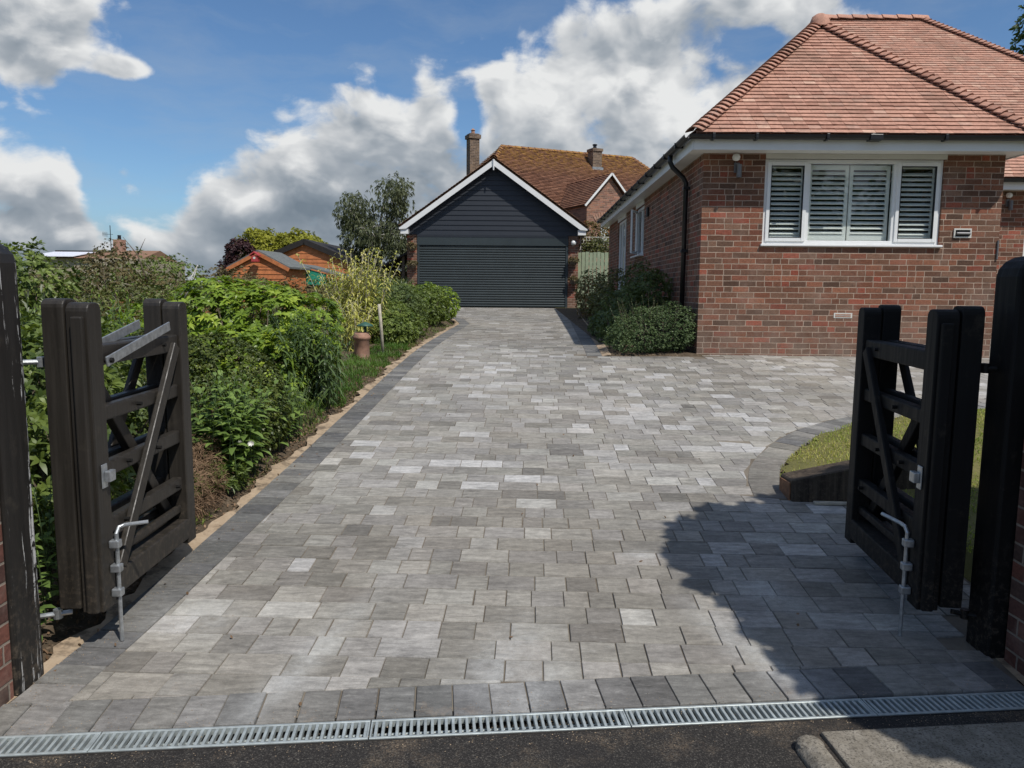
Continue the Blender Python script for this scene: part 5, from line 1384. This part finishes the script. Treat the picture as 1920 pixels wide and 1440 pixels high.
tree('purple_tree', 'dark purple-leaved tree at the left of the yellow-green one', (-15.6,43.5,.9), 4.0, 1.1, M['lf_purple'], M['bark'], 83, 3200, 4, .15, .08, .14, crown=[(.4,0,2.5,.85,.9,.85),(-.1,0,1.6,.7,.8,.9)], depth=.4)
tree('far_tree', 'dark tree top showing over the bungalow roof at the right edge', (24.5,36,.9), 15.5, 3.0, M['lf_tree'], M['bark'], 84, 1800, 4, .3, .13, .3, crown=[(.8,0,12.6,2.6,2,2.2),(-.9,0,12.2,1.2,1.5,1.6),(3,0,12,3,2,3)], depth=.8)
tree('far_tree', 'small tree top beside the neighbouring chimney roof', (9.6,48,.9), 8.6, 1.4, M['lf_tree'], M['bark'], 85, 900, 4, .18, .08, .15, crown=[(0,0,7.0,1.2,1.0,1.2)], depth=.6)
# street trees behind the photographer: they shade the entrance and are mirrored in the window
tree('shade_tree', 'leafy tree standing outside the right gate wall, casting the shadow on the entrance', (4.34,1.5,0), 4.6, 2.2, M['lf_tree'], M['bark'], 86, 16000, 7, .16, .11, .12, solid=True,
     crown=[(-1.15,.75,3.35,.82,.8,.5),(-1.0,.2,3.35,.78,.85,.5),(-.95,-.3,3.3,.75,.7,.5),(-.5,.6,3.6,1.0,1.0,.7),(.5,.35,3.5,1.1,1.15,.8),(1.5,.6,3.3,1.2,1.0,.9),(.1,-.3,3.2,1.0,.75,.6),(1.2,-.4,3.7,1.1,1.0,.8)], depth=.9, limbs=9)
for i, (x, y, h, r) in enumerate(((11.2,-14,7.4,3.0),(18.5,-16,8.2,3.4),(3.5,-17,6.5,3.0),(25,-15,8,3.4))):
    tree('street_tree', ('leafy street tree across the road mirrored in the left of the big window','leafy street tree across the road mirrored in the right of the big window','lower street tree straight across the road from the drive','tall street tree across the road at the far right end of the row')[i],
         (x,y,0), h, r, M['lf_tree'], M['bark'], 90+i, 2600, 4, .45, .25, .2, depth=.7, crown=[(0,0,h*.62,r,r,h*.36),(r*.7,0,h*.35,r*.7,r*.7,h*.28),(-r*.7,0,h*.35,r*.7,r*.7,h*.28)])

# ================================================================== SKY, SUN, CAMERA
sun_dir = V((1.25,-1.55,2.85)).normalized()
elev = math.asin(sun_dir.z); azim = math.atan2(sun_dir.x, sun_dir.y)
L = bpy.data.lights.new('sun', 'SUN'); L.energy = 4.0; L.angle = math.radians(.5); L.color = (1, .955, .89)
so = bpy.data.objects.new('sun', L); COL.objects.link(so); so.rotation_euler = sun_dir.to_track_quat('Z', 'Y').to_euler(); so.location = sun_dir*30
W = bpy.data.worlds.new('World'); S.world = W; W.use_nodes = True
W.cycles.sampling_method = 'MANUAL'; W.cycles.sample_map_resolution = 256
t = NT(W.node_tree); t.N.clear()
sky = t.n('ShaderNodeTexSky', sky_type='NISHITA'); sky.sun_disc = False; sky.sun_elevation = elev; sky.sun_rotation = azim
sky.ozone_density = 2.2; sky.dust_density = .6; sky.air_density = 1.0
dirv = t.n('ShaderNodeTexCoord').outputs['Generated']
sx, sy, sz = t.sep(dirv)
az = t.m('ARCTAN2', sx, sy); el = t.m('ARCSINE', sz)
Pv = t.xyz(az, el, 0)
def AE(a, e):      # slope of a sight line (thousandths) -> azimuth and elevation in radians
    if abs(a) > 1000: return a/1000, e/1000
    q = math.atan(a/1000); return q, math.atan(e/1000*math.cos(q))
def blobsum(lst):
    acc = None
    for (px, py, rxp, ryp, wgt) in lst:      # given in thousandths of a radian: azimuth, elevation, radii
        d = t.vm('MULTIPLY', t.vm('SUBTRACT', Pv, t.xyz(*AE(px, py), 0)), t.xyz(1150/rxp, 1080/ryp, 0))
        q = t.m('POWER', 2.718, t.m('MULTIPLY', t.vm('DOT_PRODUCT', d, d, 1), -1.))
        q = t.m('MULTIPLY', q, wgt)
        acc = q if acc is None else t.m('ADD', acc, q)
    return acc
#          az   el    ra   re   weight
fc = t.n('ShaderNodeFloatCurve'); cv = fc.mapping.curves[0]
TP = [(-1600,260),(-1050,260),(-700,205),(-640,212),(-590,205),(-548,150),(-515,98),(-480,92),(-450,112),(-410,165),(-367,207),(-320,222),(-277,247),(-215,274),(-165,272),(-135,272),(-118,305),(-42,318),(28,345),(75,375),(200,410),(330,420),(430,385),(520,300),(700,230),(1050,240),(1600,300)]
for i, (a_, e_) in enumerate(TP):
    q_ = AE(a_, e_); p = ((q_[0]+1.6)/3.2, q_[1]/.5)
    if i == 0: cv.points[0].location = p
    elif i == len(TP)-1: cv.points[-1].location = p
    else: cv.points.new(*p)
fc.mapping.update()
t.set(fc.inputs['Value'], t.m('DIVIDE', t.m('ADD', az, 1.6), 3.2))
top = t.m('MULTIPLY', fc.outputs[0], .5)
depth = t.m('SUBTRACT', top, el)          # how far below the cloud bank's top edge
cover = t.m('SUBTRACT', t.m('MULTIPLY', t.mr(depth, -.075, .075), 1.08), .56)
cover = t.m('ADD', cover, t.m('MULTIPLY', t.mr(el, .42, .7), .72))  # unseen high cloud added overhead to make the ambient light less blue
cover = t.m('ADD', cover, blobsum([(-590,345,105,80,1.15),(-640,300,90,60,.4),(-480,268,38,16,.6),(-490,138,32,26,.55),(-100,382,70,20,.6),(-410,345,60,22,.45),
   (-59,212,24,34,-.62),(300,312,55,20,-.45),(140,385,60,20,-.3),(420,120,300,70,-.2)]))
warp = t.vm('SCALE', t.vm('SUBTRACT', t.noise(t.vm('MULTIPLY', Pv, (8,10,1)), 1, 3, .5, 0, 1), (.5,.5,.5))); warp.node.inputs['Scale'].default_value = .05
Pw = t.vm('ADD', Pv, warp)
def dens(off, det, rough=.6):
    q = t.vm('MULTIPLY', t.vm('ADD', Pw, off), (1.1, 1.6, 1.))
    n = t.noise(q, 8.5, det, rough)
    vor = t.n('ShaderNodeTexVoronoi', feature='SMOOTH_F1'); vor.inputs['Scale'].default_value = 15; vor.inputs['Smoothness'].default_value = .8
    vor.inputs['Detail'].default_value = 1.5; vor.inputs['Roughness'].default_value = .6
    t.set(vor.inputs['Vector'], q)
    return t.m('ADD', t.m('MULTIPLY', t.m('SUBTRACT', n, .5), 1.15), t.m('MULTIPLY', t.m('SUBTRACT', .42, vor.outputs['Distance']), .42))
n0 = dens((0,0,0), 8)
n1 = dens((.010,.024,0), 4)
n2 = dens((.03,.07,0), 2)
d0 = t.m('ADD', n0, cover)
alpha = t.mr(d0, -.06, .22, 0, 1, True)
rim = t.mr(d0, .42, .04, 0, 1)            # thin sunlit edges of each cloud
light = t.m('ADD', .58, t.m('MULTIPLY', t.m('SUBTRACT', n0, n1), 1.2))
light = t.m('ADD', light, t.m('MULTIPLY', t.m('SUBTRACT', n0, n2), .30))
light = t.m('ADD', light, t.m('MULTIPLY', rim, .34))
light = t.m('SUBTRACT', light, t.m('MULTIPLY', t.mr(depth, .04, .17, 0, 1, True), .27))
dark = blobsum([(-330,95,130,40,.10),(-190,110,130,50,.12),(-540,50,150,40,.10),(30,120,130,50,.05),(60,350,90,22,.05),(240,360,120,20,.0)])
bright = blobsum([(-630,345,60,30,.12),(-560,170,50,25,.15),(-640,150,60,30,.15),(-330,118,45,18,.32),(-60,310,70,25,.1),(60,235,130,50,.42),(200,230,80,50,.42),(0,300,110,30,.12),(-250,190,80,25,.18),(-140,180,60,40,.12)])
light = t.m('ADD', t.m('SUBTRACT', light, dark), bright)
cc = t.ramp(light, [(.0,(.18,.225,.275)),(.25,(.25,.295,.345)),(.5,(.36,.40,.445)),(.78,(.60,.62,.64)),(1,(.80,.81,.81))])
skyc = t.mix(1, sky.outputs[0], (.1*.70,.1*.89,.1*1.06), 'MULTIPLY')
# low pale band of thin cloud close to the horizon
hz = t.mr(el, .11, .0, 0, .75, True)
skyc = t.mix(hz, skyc, (.27,.36,.46))
thin = t.m('MULTIPLY', t.mr(t.noise(t.vm('MULTIPLY', Pw, (2.5,9,1)), 1.6, 7, .62), .45, .75), .3)
skyc = t.mix(thin, skyc, (.40,.46,.53))
final = t.mix(alpha, skyc, cc)
final = t.mix(t.mr(el, .0, -.05), final, (.12,.12,.11))
bg = t.n('ShaderNodeBackground'); t.set(bg.inputs[0], final); bg.inputs[1].default_value = 1.0
ow = t.n('ShaderNodeOutputWorld'); t.L.new(bg.outputs[0], ow.inputs[0])

cd = bpy.data.cameras.new('camera'); cam = bpy.data.objects.new('camera', cd); COL.objects.link(cam); S.camera = cam
cd.sensor_width = 36; cd.lens = 1442/1920*36; cd.clip_start = .05; cd.clip_end = 1500
th = math.radians(6.9)
cam.location = (0, 0, 1.52)
cam.matrix_world = Matrix.Translation((0,0,1.52)) @ Matrix.Rotation(PI/2-th, 4, 'X') @ Matrix.Rotation(math.radians(.5), 4, 'Z')
S.view_settings.view_transform = 'Standard'; S.view_settings.look = 'None'; S.view_settings.exposure = 0; S.view_settings.gamma = 1
S.render.resolution_x = 1024; S.render.resolution_y = 768
S.render.engine = 'CYCLES'
